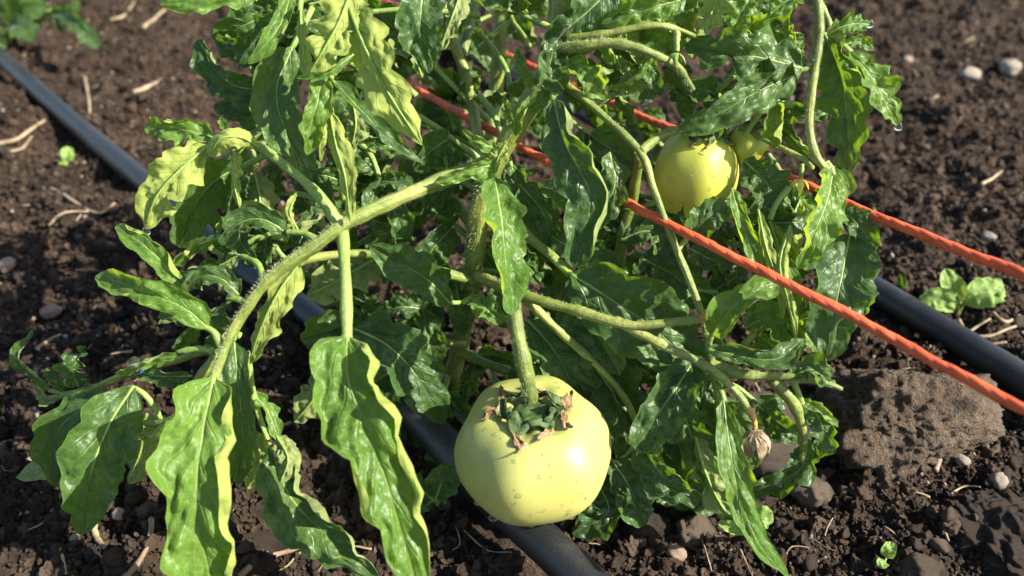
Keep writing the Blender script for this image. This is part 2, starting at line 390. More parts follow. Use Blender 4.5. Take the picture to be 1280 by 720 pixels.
def hz(x, y):
    i = min(max(int(np.searchsorted(gx, x)), 1), nx - 1); j = min(max(int(np.searchsorted(gy, y)), 1), ny - 1)
    return float(max(Z[i, j], Z[i - 1, j], Z[i, j - 1], Z[i - 1, j - 1]))
def on_ground(px, py, dz=0.0):
    h = 0.0
    for _ in range(6):
        p = G(px, py, h); h = hz(p[0], p[1]) + dz
    return np.array([p[0], p[1], h])

# soil crumbs: loose grains scattered over the sheet (one mass)
def lump_mesh(name, sub, amp, sc, m, seed, squash=(1, 1, 1), flat=0.0):
    bm = bmesh.new(); bmesh.ops.create_icosphere(bm, subdivisions=sub, radius=1.0)
    off = Vector((seed * 7.13, seed * 3.7, seed * 1.9))
    for v in bm.verts:
        d = v.co.normalized()
        k = 1 + amp * (mn.noise(d * sc + off) + 0.55 * mn.noise(d * sc * 2.3 + off) + 0.35 * mn.noise(d * sc * 5.1 + off) + 0.2 * mn.noise(d * sc * 11 + off))
        c = mn.cell(d * 1.7 + off)
        v.co = d * k * (1 - flat * c)
        v.co.x *= squash[0]; v.co.y *= squash[1]; v.co.z *= squash[2]
    me = bpy.data.meshes.new(name); bm.to_mesh(me); bm.free()
    me.materials.append(m); me.polygons.foreach_set("use_smooth", np.ones(len(me.polygons), dtype=bool))
    return me
def scatter(name, sources, pos, scale, rot, idx):
    lib = bpy.data.collections.new(name + "_shapes")
    for s in sources: lib.objects.link(bpy.data.objects.new(s.name, s))
    me = bpy.data.meshes.new(name); me.vertices.add(len(pos)); me.vertices.foreach_set("co", pos.astype(np.float32).ravel())
    for nm, ty, arr in (("sz", 'FLOAT_VECTOR', scale), ("rt", 'FLOAT_VECTOR', rot), ("ix", 'INT', idx)):
        at = me.attributes.new(nm, ty, 'POINT')
        at.data.foreach_set("vector" if ty == 'FLOAT_VECTOR' else "value", np.ascontiguousarray(arr).ravel())
    o = link(bpy.data.objects.new(name, me))
    g = bpy.data.node_groups.new(name, 'GeometryNodeTree')
    g.interface.new_socket("Geometry", in_out='INPUT', socket_type='NodeSocketGeometry')
    g.interface.new_socket("Geometry", in_out='OUTPUT', socket_type='NodeSocketGeometry')
    gi, go = g.nodes.new("NodeGroupInput"), g.nodes.new("NodeGroupOutput")
    ci = g.nodes.new("GeometryNodeCollectionInfo"); ci.inputs[0].default_value = lib
    ci.inputs["Separate Children"].default_value = True; ci.inputs["Reset Children"].default_value = True
    ip = g.nodes.new("GeometryNodeInstanceOnPoints"); ip.inputs["Pick Instance"].default_value = True
    def attr(nm, ty):
        n = g.nodes.new("GeometryNodeInputNamedAttribute"); n.data_type = ty; n.inputs[0].default_value = nm; return n.outputs[0]
    e2r = g.nodes.new("FunctionNodeEulerToRotation")
    L = g.links.new
    L(gi.outputs[0], ip.inputs["Points"]); L(ci.outputs[0], ip.inputs["Instance"])
    L(attr("ix", 'INT'), ip.inputs["Instance Index"]); L(attr("rt", 'FLOAT_VECTOR'), e2r.inputs[0]); L(e2r.outputs[0], ip.inputs["Rotation"])
    L(attr("sz", 'FLOAT_VECTOR'), ip.inputs["Scale"]); L(ip.outputs[0], go.inputs[0])
    o.modifiers.new("scatter", 'NODES').node_group = g
    tag(o, kind="stuff")
    return o
def hz_many(x, y):
    i = np.clip(np.searchsorted(gx, x), 1, nx - 1); j = np.clip(np.searchsorted(gy, y), 1, ny - 1)
    return np.maximum(Z[i, j], Z[i - 1, j - 1])
hose_pts = np.vstack([crom(np.array([G(x, y, 0.006) for x, y in pth]), 160)[:, :2] for pth in (hose_l, hose_r)])
def spots(n, far_bias=1.0):
    # even over the strip of ground in view
    yy = rng.uniform(0.15, 1.0, n * 2); half = 0.10 + yy * 0.62
    xx = rng.uniform(-1, 1, n * 2) * half
    keep = rng.uniform(0, 1, n * 2) < (0.25 / yy) ** 0.5
    xx, yy = xx[keep][:n], yy[keep][:n]
    return xx, yy
def clear_of_hose(xx, yy, d):
    dm = np.full(len(xx), 9.0)
    for p in hose_pts: dm = np.minimum(dm, np.hypot(xx - p[0], yy - p[1]))
    return dm > d
crumbs = [lump_mesh("crumb", 3, 0.5, 1.6, SOIL, k + 1, (1, rng.uniform(0.7, 1), rng.uniform(0.6, 0.95)), 0.2) for k in range(6)] + \
         [lump_mesh("crumb", 2, 0.38, 1.5, CLODDARK, k + 21, (1, rng.uniform(0.7, 1), rng.uniform(0.6, 0.95)), 0.12) for k in range(2)] + \
         [lump_mesh("crumb", 2, 0.35, 1.5, CLOD, k + 31, (1, 0.8, 0.75), 0.12) for k in range(1)]
xx, yy = spots(120000)
sz = 0.00058 * (1 - rng.uniform(0, 1, len(xx))) ** -0.40; sz = np.minimum(sz, 0.0034)
ok = clear_of_hose(xx, yy, HR - 0.0022); xx, yy, sz = xx[ok], yy[ok], sz[ok]
ix = rng.integers(0, 8, len(xx)); ix[rng.uniform(0, 1, len(xx)) < 0.02] = 8
scatter("soil_crumbs", crumbs, np.stack([xx, yy, hz_many(xx, yy) + sz * 0.25], 1), np.repeat(sz[:, None], 3, 1) * rng.uniform(0.75, 1.25, (len(sz), 3)),
        rng.uniform(0, 6.28, (len(sz), 3)), ix.astype(np.int32))
grits = [lump_mesh("grit", 2, 0.25, 1.4, m_, 50 + k, (1, 0.75, 0.6), 0.1) for k, m_ in enumerate((PEBBLE, PEBBLE_PINK, STONE))]
xx, yy = spots(1900)
sz = np.minimum(0.0007 * (1 - rng.uniform(0, 1, len(xx))) ** -0.36, 0.0017)
ok = clear_of_hose(xx, yy, HR + 0.002); xx, yy, sz = xx[ok], yy[ok], sz[ok]
scatter("soil_grit", grits, np.stack([xx, yy, hz_many(xx, yy) + sz * 0.4], 1), np.repeat(sz[:, None], 3, 1), rng.uniform(0, 6.28, (len(sz), 3)), rng.integers(0, 3, len(sz)).astype(np.int32))
# straw litter: short bits, too many and small to tell apart
def straw_mesh(name, m, seed, thick):
    rg = np.random.default_rng(seed)
    c = crom(np.array([[-0.5, 0, 0], [-0.15, rg.uniform(-.12, .12), .03], [0.2, rg.uniform(-.12, .12), .04], [0.5, rg.uniform(-.1, .1), 0]]), 8)
    V, Fc = tube_geo(c, np.linspace(thick, thick * .5, 8), 5, 0.15, seed)
    me = bpy.data.meshes.new(name); me.from_pydata([tuple(v) for v in V], [], Fc); me.materials.append(m)
    me.polygons.foreach_set("use_smooth", np.ones(len(me.polygons), dtype=bool)); return me
bits = [straw_mesh("bit", m_, 70 + k, th) for k, (m_, th) in enumerate(((STRAW, .05), (TWIG, .04), (ROOT, .022), (STRAW, .09), (TWIG, .022)))]
xx, yy = spots(800); ok = clear_of_hose(xx, yy, HR + 0.006); xx, yy = xx[ok], yy[ok]
ln = rng.uniform(0.003, 0.014, len(xx))
scatter("straw_litter", bits, np.stack([xx, yy, hz_many(xx, yy) + 0.0008], 1), np.repeat(ln[:, None], 3, 1),
        np.stack([rng.uniform(-.3, .3, len(xx)), rng.uniform(-.3, .3, len(xx)), rng.uniform(0, 6.28, len(xx))], 1), rng.integers(0, 5, len(xx)).astype(np.int32))

# ------------------------------------------------------------------ drip hoses
def hose(path, label):
    w_ = np.array([G(x, y, HR - 0.001) for x, y in path]); c = crom(w_, 140)
    c[:, 2] += 0.0012 * np.sin(np.arange(140) * 0.11)
    V, Fc = tube_geo(c, HR, 28, 0.008, 3)
    return tag(mesh_obj("drip_hose", V, Fc, HOSE), label, "hose", "black drip hoses on the soil")
hose(hose_l, "black drip hose from the blurred corner plant to beneath the big front tomato")
hose(hose_r, "black drip hose behind the tomato plant, emerging beside the lobed light green seedling")

# ------------------------------------------------------------------ orange twine
def twine(rows, label, rad=0.00155, sag=0.0):
    base = crom(pts3(rows), 400); wq = np.linspace(0, 60, 400); base = base + .00035 * np.stack([gnoise(wq, wq * 0 + k_, 11) for k_ in range(3)], 1); T, n, b = frames(base)
    L = np.concatenate([[0], np.cumsum(np.linalg.norm(np.diff(base, axis=0), axis=1))])
    o = None; V = []; Fc = []; off = 0
    rg = np.random.default_rng(5)
    for k in range(3):
        ph = L / 0.017 * 2 * pi + k * 2 * pi / 3
        c = base + (np.cos(ph)[:, None] * n + np.sin(ph)[:, None] * b) * rad * 0.17
        v, f = tube_geo(c, rad * 0.90 * (1 + 0.05 * np.sin(L * 260 + k)), 10, 0.03, k, off); V.append(v); Fc += f; off += len(v)
    uvt = np.vstack([np.stack([np.repeat(L, 10), np.tile(np.abs(np.arange(10) / 5 - 1), len(L)) * rad * 3 + np.repeat(L, 10) * .12 + k * .01], 1) for k in range(3)])
    o = mesh_obj("twine", np.vstack(V), Fc, TWINE, None, uvt)
    fv = []; ff = []
    for q in range(230):             # loose fibres
        i = rg.integers(3, 396); d = nrm(rg.normal(size=3)); p = base[i] + d * rad * 0.9
        q1 = p + d * rg.uniform(.0003, .0016) + T[i] * rg.uniform(-.002, .002); s_ = T[i] * 0.00006
        m0 = len(fv); fv += [p - s_, p + s_, q1]; ff.append((m0, m0 + 1, m0 + 2))
    fo = mesh_obj("twine_fibre", fv, ff, TWINE, o); fo["kind"] = "stuff"
    return tag(o, label, "twine", "orange support twines")
twine([(480, 90, 39), (540, 122, 36), (600, 155, 33), (715, 218, 29.8), (850, 288, 27.0), (980, 352, 25.1), (1110, 420, 23.6), (1240, 491, 21.4), (1400, 578, 18.9)],
      "orange twine in front of the plant, passing before the thin stem under the rear tomato")
twine([(470, -2, 62), (545, 26, 52), (620, 62, 44.6), (760, 127, 37), (850, 165, 33.5), (930, 197, 31.4), (1060, 255, 28.1), (1180, 305, 25.4), (1285, 346, 23.4), (1420, 400, 21)],
      "orange twine running behind the rear tomato and above the light green seedling", 0.0016)

# ------------------------------------------------------------------ tomato plant
plant = empty("tomato_plant", tuple(on_ground(562, 505)))
tag(plant, "bushy green tomato plant with rolled wet leaves sprawling over the hose", "tomato plant")
STEMS = {}
def stem(name, key, rows, r0, r1, m=STEM, ridges=0, sides=14):
    o, c = tube(name, rows, r0, r1, m, plant, n=10 * len(rows), sides=sides, seed=len(STEMS), ridges=ridges)
    STEMS[key] = (c, r0, r1); return o
stem("main_stem", "main", [(556, 520, 35.8), (568, 460, 34.6), (580, 400, 33.2), (592, 330, 31.6), (604, 240, 29.9), (640, 165, 28.9), (676, 105, 28.2), (700, 40, 27.5), (708, -50, 26.4)], .0038, .0038, ridges=5, sides=20)
stem("branch", "left", [(630, 190, 29.2), (600, 207, 29.0), (560, 222, 28.6), (500, 247, 27.6), (446, 272, 26.9), (424, 284, 26.7), (395, 306, 26.5), (335, 350, 26.3), (292, 412, 26.3), (268, 470, 26.1), (258, 500, 25.6)], .0030, .0013, ridges=5, sides=20)
stem("truss_stem", "truss", [(597, 345, 31.4), (650, 368, 28.6), (720, 388, 27.7), (785, 406, 27.2), (845, 402, 26.9), (876, 399, 26.7)], .0025, .0013)
stem("cut_tip", "tip", [(875, 399, 26.7), (880, 398.5, 26.65), (886, 398, 26.6)], .0015, .0011, DRYSTEM)
stem("branch", "lower", [(768, 400, 27.4), (830, 432, 27.2), (890, 462, 27.2), (920, 490, 27.2), (936, 512, 27.0)], .0018, .0013)
stem("fruit_stalk", "ped", [(641, 366, 27.9), (643, 392, 27.3), (650, 432, 27.0), (660, 478, 27.2), (664, 506, 27.6)], .0022, .0030)
stem("branch", "d", [(700, 100, 28.4), (745, 137, 28), (800, 190, 27.6), (818, 240, 27.4), (845, 310, 27.3), (870, 372, 27.2), (886, 430, 27.5), (897, 500, 28.5), (903, 560, 29.2)], .0014, .0011)
stem("fruit_stalk", "ped2", [(800, 190, 27.6), (826, 170, 28.3), (850, 162, 29.0), (866, 168, 29.4)], .0017, .0015)
stem("branch", "e", [(1016, -40, 27.4), (1024, 20, 27.4), (1021, 70, 27.4), (1014, 115, 27.5), (1012, 160, 27.6), (1020, 195, 27.6), (1040, 218, 27.6)], .0017, .0013)
stem("branch", "e2", [(1020, -10, 27.6), (1034, 25, 27.7), (1042, 45, 27.7), (1065, 68, 27.6)], .0013, .0011)
stem("branch", "low", [(886, 455, 27.7), (930, 468, 27.4), (985, 471, 27.2), (1034, 479, 27), (1052, 486, 27.1)], .0021, .0007, ridges=4)
stem("branch", "low2", [(965, 474, 27.4), (992, 505, 27.6), (1003, 540, 28.1), (1000, 585, 28.8), (975, 600, 29.2)], .0022, .0012)
stem("branch", "cross", [(345, 338, 28.2), (400, 321, 28.8), (465, 318, 29.4), (530, 334, 30.4), (594, 352, 31.6)], .0014, .0021)
stem("branch", "back1", [(540, -40, 31), (562, 40, 32), (584, 100, 32.6), (596, 160, 32.6), (606, 220, 30.6)], .0019, .0026)
stem("branch", "back2", [(602, -30, 33), (590, 20, 33), (578, 70, 32.8)], .0015, .0020)
stem("branch", "back3", [(628, -30, 35), (624, 50, 36), (618, 130, 37), (606, 230, 37)], .0030, .0034)
stem("branch", "back4", [(690, -30, 35), (694, 30, 35.5), (690, 100, 35)], .0028, .0028)
stem("branch", "back5", [(558, 240, 31.5), (580, 268, 31.6), (598, 300, 31.8)], .0018, .0024)
stem("branch", "in1", [(500, 420, 31.8), (540, 427, 32.4), (580, 430, 33.6)], .0015, .0020)
stem("branch", "in2", [(574, 440, 34), (610, 455, 32.6), (640, 466, 32)], .0022, .0017)
stem("branch", "in3", [(655, 372, 28.6), (700, 415, 29), (745, 455, 29.3), (782, 500, 29.7), (802, 545, 30.2)], .0017, .0012)
stem("branch", "in4", [(605, 225, 30.1), (650, 285, 29.8), (690, 320, 29.5), (722, 352, 29.2), (745, 385, 29)], .0022, .0015)
stem("branch", "in5", [(800, 195, 28.5), (790, 250, 29.8), (778, 300, 30.8), (768, 350, 31.5)], .0018, .0026)
stem("branch", "bud", [(690, 62, 27.6), (730, 58, 26.9), (765, 54, 26.6), (800, 61, 26.5), (826, 72, 26.7), (848, 84, 27.1), (866, 112, 27.8)], .0021, .0010)
stem("branch", "bud2", [(700, 50, 27.4), (760, 42, 26.8), (810, 32, 26.6), (845, 36, 26.8), (880, 52, 27.6)], .0016, .0008)
stem("branch", "thin1", [(925, 158, 29.2), (950, 172, 28.8), (1002, 198, 28), (1015, 210, 27.4)], .0009, .0010)
stem("branch", "thin2", [(958, 190, 29.2), (975, 215, 29.1), (988, 250, 29.2), (1000, 300, 29.4)], .0010, .0010)
stem("branch", "thin3", [(648, -5, 30), (640, 22, 30), (655, 45, 29.5), (662, 58, 29)], .0010, .0008)
stem("branch", "leftlow", [(56, 500, 31), (85, 494, 30.4), (120, 484, 29.8), (160, 467, 29), (215, 452, 28), (262, 436, 27)], .0012, .0014)
stem("branch", "leftdown", [(272, 442, 26.9), (246, 478, 27), (222, 518, 27.6), (190, 530, 28), (160, 520, 28)], .0018, .0010)

rg = np.random.default_rng(11)
LEAFLETS = []; TIPS = []
def leaflet_geo(pts, hw, tilt, rp, rn, seed, teeth=0.16, wave=0.17, fold=18, s0=0.45, prof=0.42, nteeth=4, pet=None, flat=1.0, crinkle=0.19, nU=32, nS=10, quilt=0.10):
    q = np.random.default_rng(seed)
    teeth = max(teeth * 1.35, .10) if teeth > 0 else 0
    W0 = hw * np.mean([p_[2] for p_ in pts]) / 100 / F if hw > 0.5 else hw
    p3 = pts3(pts) if hw > 0.5 else np.array([p_[:3] for p_ in pts])
    c = crom(p3, nU); u = np.linspace(0, 1, nU); T = nrm(np.gradient(c, axis=0))
    V = nrm(CAM - c); n0 = nrm(V - T * (V * T).sum(1, keepdims=True)); s_0 = np.cross(n0, T)
    if np.isscalar(tilt): tilt = (tilt, tilt)
    th = np.radians(np.interp(u, np.linspace(0, 1, len(tilt)), tilt) + 13 * np.sin(u * 5 + q.uniform(0, 6)))[:, None]
    Nn = np.cos(th) * n0 + np.sin(th) * s_0; S = np.cross(Nn, T)
    k = prof / (1 - prof)           # widest at u = prof
    pr = (u ** 0.48) * ((1 - u) ** (0.48 / k)); pr = pr / pr.max(); pr = pr * np.clip(u / 0.05, 0.12, 1)
    pr = np.maximum(pr, 0.05 * (1 - u) ** 0.5); pr[-1] = 0.004
    rows = []; vv = []
    for side, roll in ((-1, rn), (1, rp)):
        ph = q.uniform(0, 1); tt = teeth * q.uniform(0.7, 1.3)
        ut = u * nteeth + ph + 0.10 * np.sin(u * 9 + q.uniform(0, 6))
        fr = ut - np.floor(ut); amp = 0.45 + 0.55 * np.sin(np.floor(ut) * 2.7 + ph * 9) ** 2
        saw = np.where(fr < 0.72, (fr / 0.72) ** 0.8, (1 - fr) / 0.28)     # long rise, quick fall: forward pointing lobes
        mini = 0.05 * np.abs(np.sin(u * 34 + ph * 5))
        Wu = W0 * pr * (1 - tt * 2.3 * (1 - saw) * amp - mini * (teeth > 0.02) + 0.06 * np.sin(u * 7 + ph * 6))
        s = np.linspace(0, 1, nS + 1)
        rr = np.radians(roll) * (0.35 + 0.65 * np.sin(pi * np.clip(u * 0.95 + 0.05, 0, 1)) ** 0.6) * (1 + 0.38 * np.sin(u * 11 + ph * 6.28) + 0.22 * np.sin(u * 23 + ph * 3))
        x = np.clip((s - s0 * 0.9) / 0.25, 0, 1); x = x * x * (3 - 2 * x)
        ang = np.radians(fold) * flat + rr[:, None] * x[None, :] - np.radians(fold * 1.2) * np.sin(s * pi)[None, :] * 0.5
        ds = 1.0 / nS
        lat = np.concatenate([np.zeros((nU, 1)), np.cumsum(np.cos((ang[:, 1:] + ang[:, :-1]) / 2), 1) * ds], 1) * Wu[:, None]
        nor = np.concatenate([np.zeros((nU, 1)), np.cumsum(np.sin((ang[:, 1:] + ang[:, :-1]) / 2), 1) * ds], 1) * Wu[:, None]
        ph2 = q.uniform(0, 6.28)
        nor = nor + wave * W0 * pr[:, None] * (s ** 1.6)[None, :] * (0.8 * np.sin(u * 2 * pi * 2.1 + ph2) + 0.6 * np.sin(u * 2 * pi * 4.3 + ph2 * 2) + 0.35 * np.sin(u * 2 * pi * 7.7 + ph2 * 3))[:, None]
        vein = u[:, None] * 7 - s[None, :] * 2.2 + 0.27
        nor = nor + quilt * W0 * pr[:, None] * (np.abs(np.sin(vein * pi)) - 0.5) * np.sin(np.clip(s * 1.25, 0, 1) * pi)[None, :]
        nor = nor + 0.03 * W0 * pr[:, None] * (s > 0)[None, :]
        G_ = c[:, None, :] + side * lat[:, :, None] * S[:, None, :] + nor[:, :, None] * Nn[:, None, :]
        if side < 0: rows.append(G_[:, :0:-1]); vv.append(0.5 - 0.5 * s[:0:-1])
        else: rows.append(G_); vv.append(0.5 + 0.5 * s)
    grid = np.concatenate(rows, 1); vc = np.concatenate(vv); nV = grid.shape[1]
    sv = np.abs(vc * 2 - 1)
    cr = gnoise(u[:, None] * 6.5 + seed * 1.7, vc[None, :] * 3.2 + 0 * u[:, None], seed) + 0.5 * gnoise(u[:, None] * 15 + seed, vc[None, :] * 7 + 0 * u[:, None], seed + 1) + 0.33 * gnoise(u[:, None] * 27 + seed, vc[None, :] * 12 + 0 * u[:, None], seed + 2)
    grid = grid + (crinkle * W0 * pr[:, None] * cr * np.clip(sv * 3, 0, 1)[None, :])[:, :, None] * Nn[:, None, :]
    verts = grid.reshape(-1, 3); uv = np.stack([np.repeat(u, nV), np.tile(vc, nU)], 1)
    Id = np.arange(nU * nV).reshape(nU, nV)
    faces = np.stack([Id[:-1, :-1], Id[1:, :-1], Id[1:, 1:], Id[:-1, 1:]], -1).reshape(-1, 4).tolist()
    mi = [0] * len(faces)
    rib = max(0.00035, min(0.0010, W0 * 0.06))
    cc = c[:-2] - Nn[:-2] * rib * 0.55; rr_ = rib * (1 - u[:-2]) ** 0.8 + 0.00012
    if pet is not None:
        pp = crom(np.vstack([pts3(pet), cc[:1]]), 8)[:-1]; cc = np.vstack([pp, cc]); rr_ = np.concatenate([np.full(len(pp), rib * 1.05), rr_])
    tv, tf = tube_geo(cc, rr_, 6, 0.03, seed, len(verts))
    faces += [tuple(f) for f in tf]; mi += [1] * len(tf)
    uv = np.vstack([uv, np.full((len(tv), 2), 0.5)])
    LEAFLETS.append((grid, Nn, W0))
    return np.vstack([verts, tv]), faces, uv, mi
_seed = [100]
def leaf(rachis, leaflets, r=(.0012, .0009), rm=RACHIS, label=None, dz=0.0):
    rachis = [(x, y, z + dz) for x, y, z in rachis]
    o, _ = tube("leaf", rachis, r[0], r[1], rm, plant, n=7 * len(rachis), sides=9, seed=_seed[0])
    if label: o["label"] = label
    for lf in leaflets:
        lf = dict(lf); lf['p'] = [(x, y, z + dz) for x, y, z in lf['p']]; _seed[0] += 1
        dr = lf.pop('drop', 0); m = lf.pop("m", LEAF); nm = lf.pop("name", "leaflet")
        v, f, uv, mi = leaflet_geo(lf.pop("p"), lf.pop("hw"), lf.pop("t", 0), lf.pop("rp", 20), lf.pop("rn", 20), lf.pop("seed", _seed[0]), **lf)
        lo = mesh_obj(nm, v, f, [m, RACHIS], None, uv, mi)
        lo.parent = o
        if dr: TIPS.append((LEAFLETS[-1][0][-1].mean(0), dr))
    return o
def D(p, hw, t=0, rp=40, rn=40, m=LEAF, **k): return dict(p=p, hw=hw, t=t, rp=rp, rn=rn, m=m, **k)
Yg = YOUNG_LIT
# --- left, on the petiole that ends in the curled bright fold
leaf([(424, 282, 26.9), (400, 246, 26.9), (360, 210, 27.2), (322, 183, 27.5), (290, 182, 27.5), (262, 178, 27.6)], [
    D([(268, 172, 27.6), (228, 162, 27.5), (181, 160, 27.9)], 25, -15, 25, 75, m=Yg),
    D([(260, 182, 27.3), (226, 212, 27.0), (196, 246, 27.0), (182, 287, 27.4)], 36, 160, 5, 12, m=Yg, teeth=.14, fold=4, drop=.0014),
    D([(322, 184, 27.3), (302, 172, 26.7), (276, 174, 26.5), (262, 196, 26.9)], 17, 165, 30, 30, m=Yg, prof=.5, teeth=.05),
    D([(285, 166, 27.2), (280, 156, 27.0), (276, 147, 27.1)], 8, 0, 60, 60, m=Yg),
    D([(295, 188, 27.6), (292, 222, 27.5), (300, 262, 27.7)], 12, 155, 40, 40, m=Yg, prof=.35)], (.0020, .0012))
leaf([(330, 195, 28.6), (312, 204, 28.8), (296, 212, 29)], [
    D([(302, 206, 29), (262, 232, 28.9), (238, 268, 29.1), (226, 310, 29.8)], 40, 15, 10, 25),
    D([(310, 215, 28.7), (292, 240, 28.5), (285, 275, 28.8)], 22, 40, 20, 40),
    D([(318, 215, 28.9), (325, 250, 28.8), (318, 285, 29)], 24, 150, 20, 20)])
leaf([(400, 302, 26.6), (380, 292, 26.8), (358, 290, 26.9)], [
    D([(360, 292, 27.0), (328, 274, 26.7), (298, 280, 26.7), (276, 306, 27)], 27, 8, 95, 45, m=LEAF),
    D([(372, 288, 27.1), (362, 265, 27.0), (372, 240, 27)], 10, 140, 60, 60, m=Yg)], (.0013, .001))
leaf([(330, 352, 26.5), (322, 330, 27), (300, 318, 27.5), (280, 300, 27.8)], [
    D([(284, 296, 27.8), (248, 306, 27.5), (215, 331, 27.7)], 17, 45, 95, 90, m=Yg, prof=.5),
    D([(300, 318, 27.4), (270, 335, 27.6), (245, 340, 27.8)], 16, 130, 20, 20),
    D([(322, 330, 27.2), (300, 300, 27.4), (312, 275, 27.6)], 15, 20, 50, 20)], (.0013, .0009))
leaf([(312, 378, 26.4), (296, 374, 26.5), (284, 372, 26.6)], [
    D([(300, 370, 26.7), (276, 348, 26.5), (250, 346, 26.5), (230, 365, 26.8)], 22, 5, 80, 35),
    D([(290, 376, 26.9), (268, 388, 26.9), (250, 384, 27)], 10, 40, 60, 40)])
leaf([(276, 432, 26.4), (268, 416, 26.4), (252, 404, 26.5), (236, 380, 26.7)], [
    D([(232, 366, 26.8), (205, 330, 26.5), (172, 300, 26.4), (146, 281, 26.9)], 23, -8, 45, 115, m=Yg, teeth=.05),
    D([(262, 412, 26.4), (228, 384, 25.9), (176, 364, 25.9), (119, 345, 26.6)], 29, 3, 120, 40, m=Yg, teeth=.06, s0=.55)], (.0013, .0009))
leaf([(268, 440, 26.8), (248, 436, 26.9), (222, 440, 27)], [
    D([(224, 441, 27), (186, 450, 26.9), (144, 468, 27.3)], 15, 55, 85, 30, m=Yg, teeth=.04),
    D([(240, 470, 27.9), (196, 470, 28), (155, 460, 28.2)], 15, 20, 40, 30)])
leaf([(110, 486, 30.2), (84, 492, 30.4), (62, 488, 30.6)], [
    D([(62, 489, 30.7), (44, 470, 30.4), (22, 448, 30.4), (42, 412, 30.5)], 13, 40, 90, 60),
    D([(98, 484, 30.2), (92, 462, 30), (106, 432, 30.2)], 26, 20, 70, 40, teeth=.3),
    D([(78, 490, 30.4), (66, 474, 30.3), (60, 458, 30.4)], 13, -20, 60, 60),
    D([(74, 492, 30.6), (60, 500, 30.8), (44, 480, 31)], 11, 120, 40, 40)], (.001, .0008))
leaf([(205, 528, 28), (185, 498, 27.8), (168, 484, 27.7)], [
    D([(168, 482, 27.6), (138, 528, 27.1), (114, 590, 26.9), (103, 669, 27.5)], 46, 8, 12, 14, teeth=.13, quilt=.06, fold=6),
    D([(140, 490, 28.4), (100, 512, 28.6), (66, 550, 29), (72, 610, 29.4)], 30, -25, 20, 20),
    D([(120, 555, 29.3), (70, 574, 29.5), (20, 597, 29.9)], 24, 168, 8, 8, teeth=.08),
    D([(172, 515, 28.8), (178, 555, 29), (160, 605, 29.4)], 30, 158, 10, 10),
    D([(222, 518, 27.6), (192, 540, 27.5), (163, 546, 27.7)], 14, 70, 60, 50, m=Yg)])
# --- the big bright leaf at the front, and the dark one beside it
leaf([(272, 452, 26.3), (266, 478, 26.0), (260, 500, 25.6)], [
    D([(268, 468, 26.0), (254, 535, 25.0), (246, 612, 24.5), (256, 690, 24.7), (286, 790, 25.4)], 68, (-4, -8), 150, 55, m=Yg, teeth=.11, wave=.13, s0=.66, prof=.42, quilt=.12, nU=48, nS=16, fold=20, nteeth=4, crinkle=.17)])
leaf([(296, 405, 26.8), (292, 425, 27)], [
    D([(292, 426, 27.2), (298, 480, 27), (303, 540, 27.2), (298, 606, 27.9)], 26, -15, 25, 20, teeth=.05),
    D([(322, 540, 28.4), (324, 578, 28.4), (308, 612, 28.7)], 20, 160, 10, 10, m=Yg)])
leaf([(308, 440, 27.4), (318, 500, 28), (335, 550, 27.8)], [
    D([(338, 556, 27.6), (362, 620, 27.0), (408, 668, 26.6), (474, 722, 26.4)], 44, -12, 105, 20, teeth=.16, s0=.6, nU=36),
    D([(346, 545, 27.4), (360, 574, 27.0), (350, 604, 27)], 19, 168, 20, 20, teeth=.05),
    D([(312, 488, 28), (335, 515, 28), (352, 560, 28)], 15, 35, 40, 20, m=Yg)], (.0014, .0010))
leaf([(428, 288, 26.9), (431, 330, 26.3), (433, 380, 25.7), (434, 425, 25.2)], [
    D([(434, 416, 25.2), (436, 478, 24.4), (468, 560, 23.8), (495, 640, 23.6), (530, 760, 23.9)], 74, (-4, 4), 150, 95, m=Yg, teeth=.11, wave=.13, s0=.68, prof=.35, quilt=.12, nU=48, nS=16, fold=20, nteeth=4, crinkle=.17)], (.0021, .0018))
leaf([(392, 308, 26.6), (382, 322, 26.7), (374, 332, 26.8)], [
    D([(376, 328, 26.8), (348, 366, 26.6), (326, 412, 26.8), (312, 455, 27.3)], 25, 145, 20, 20, m=Yg)])
leaf([(500, 322, 29.8), (480, 322, 29.9), (468, 325, 30)], [
    D([(472, 322, 30), (432, 345, 30.2), (382, 372, 30.7)], 36, 165, 10, 10), ])
leaf([(440, 440, 30.6), (425, 455, 30.8), (410, 462, 31)], [
    D([(412, 462, 31), (395, 495, 31.2), (368, 528, 31.6)], 30, 165, 10, 10),
    D([(440, 410, 30), (482, 430, 29.9), (520, 468, 30.2), (556, 530, 31)], 44, 20, 15, 25)])
leaf([(592, 370, 31), (578, 378, 30.5), (562, 378, 30)], [
    D([(564, 380, 30), (532, 348, 29.2), (496, 326, 28.8), (462, 308, 28.8)], 32, -15, 20, 25, teeth=.04)])
leaf([(606, 205, 28.8), (612, 215, 28.3), (618, 225, 27.9)], [
    D([(618, 222, 27.8), (627, 275, 26.9), (632, 330, 26.5), (640, 394, 26.8)], 36, 38, 20, 10, m=Yg, teeth=.10, nteeth=7, prof=.48, quilt=.08),
    D([(588, 372, 29.2), (604, 384, 29), (632, 402, 29)], 20, 10, 30, 30, m=Yg)], (.0014, .001))
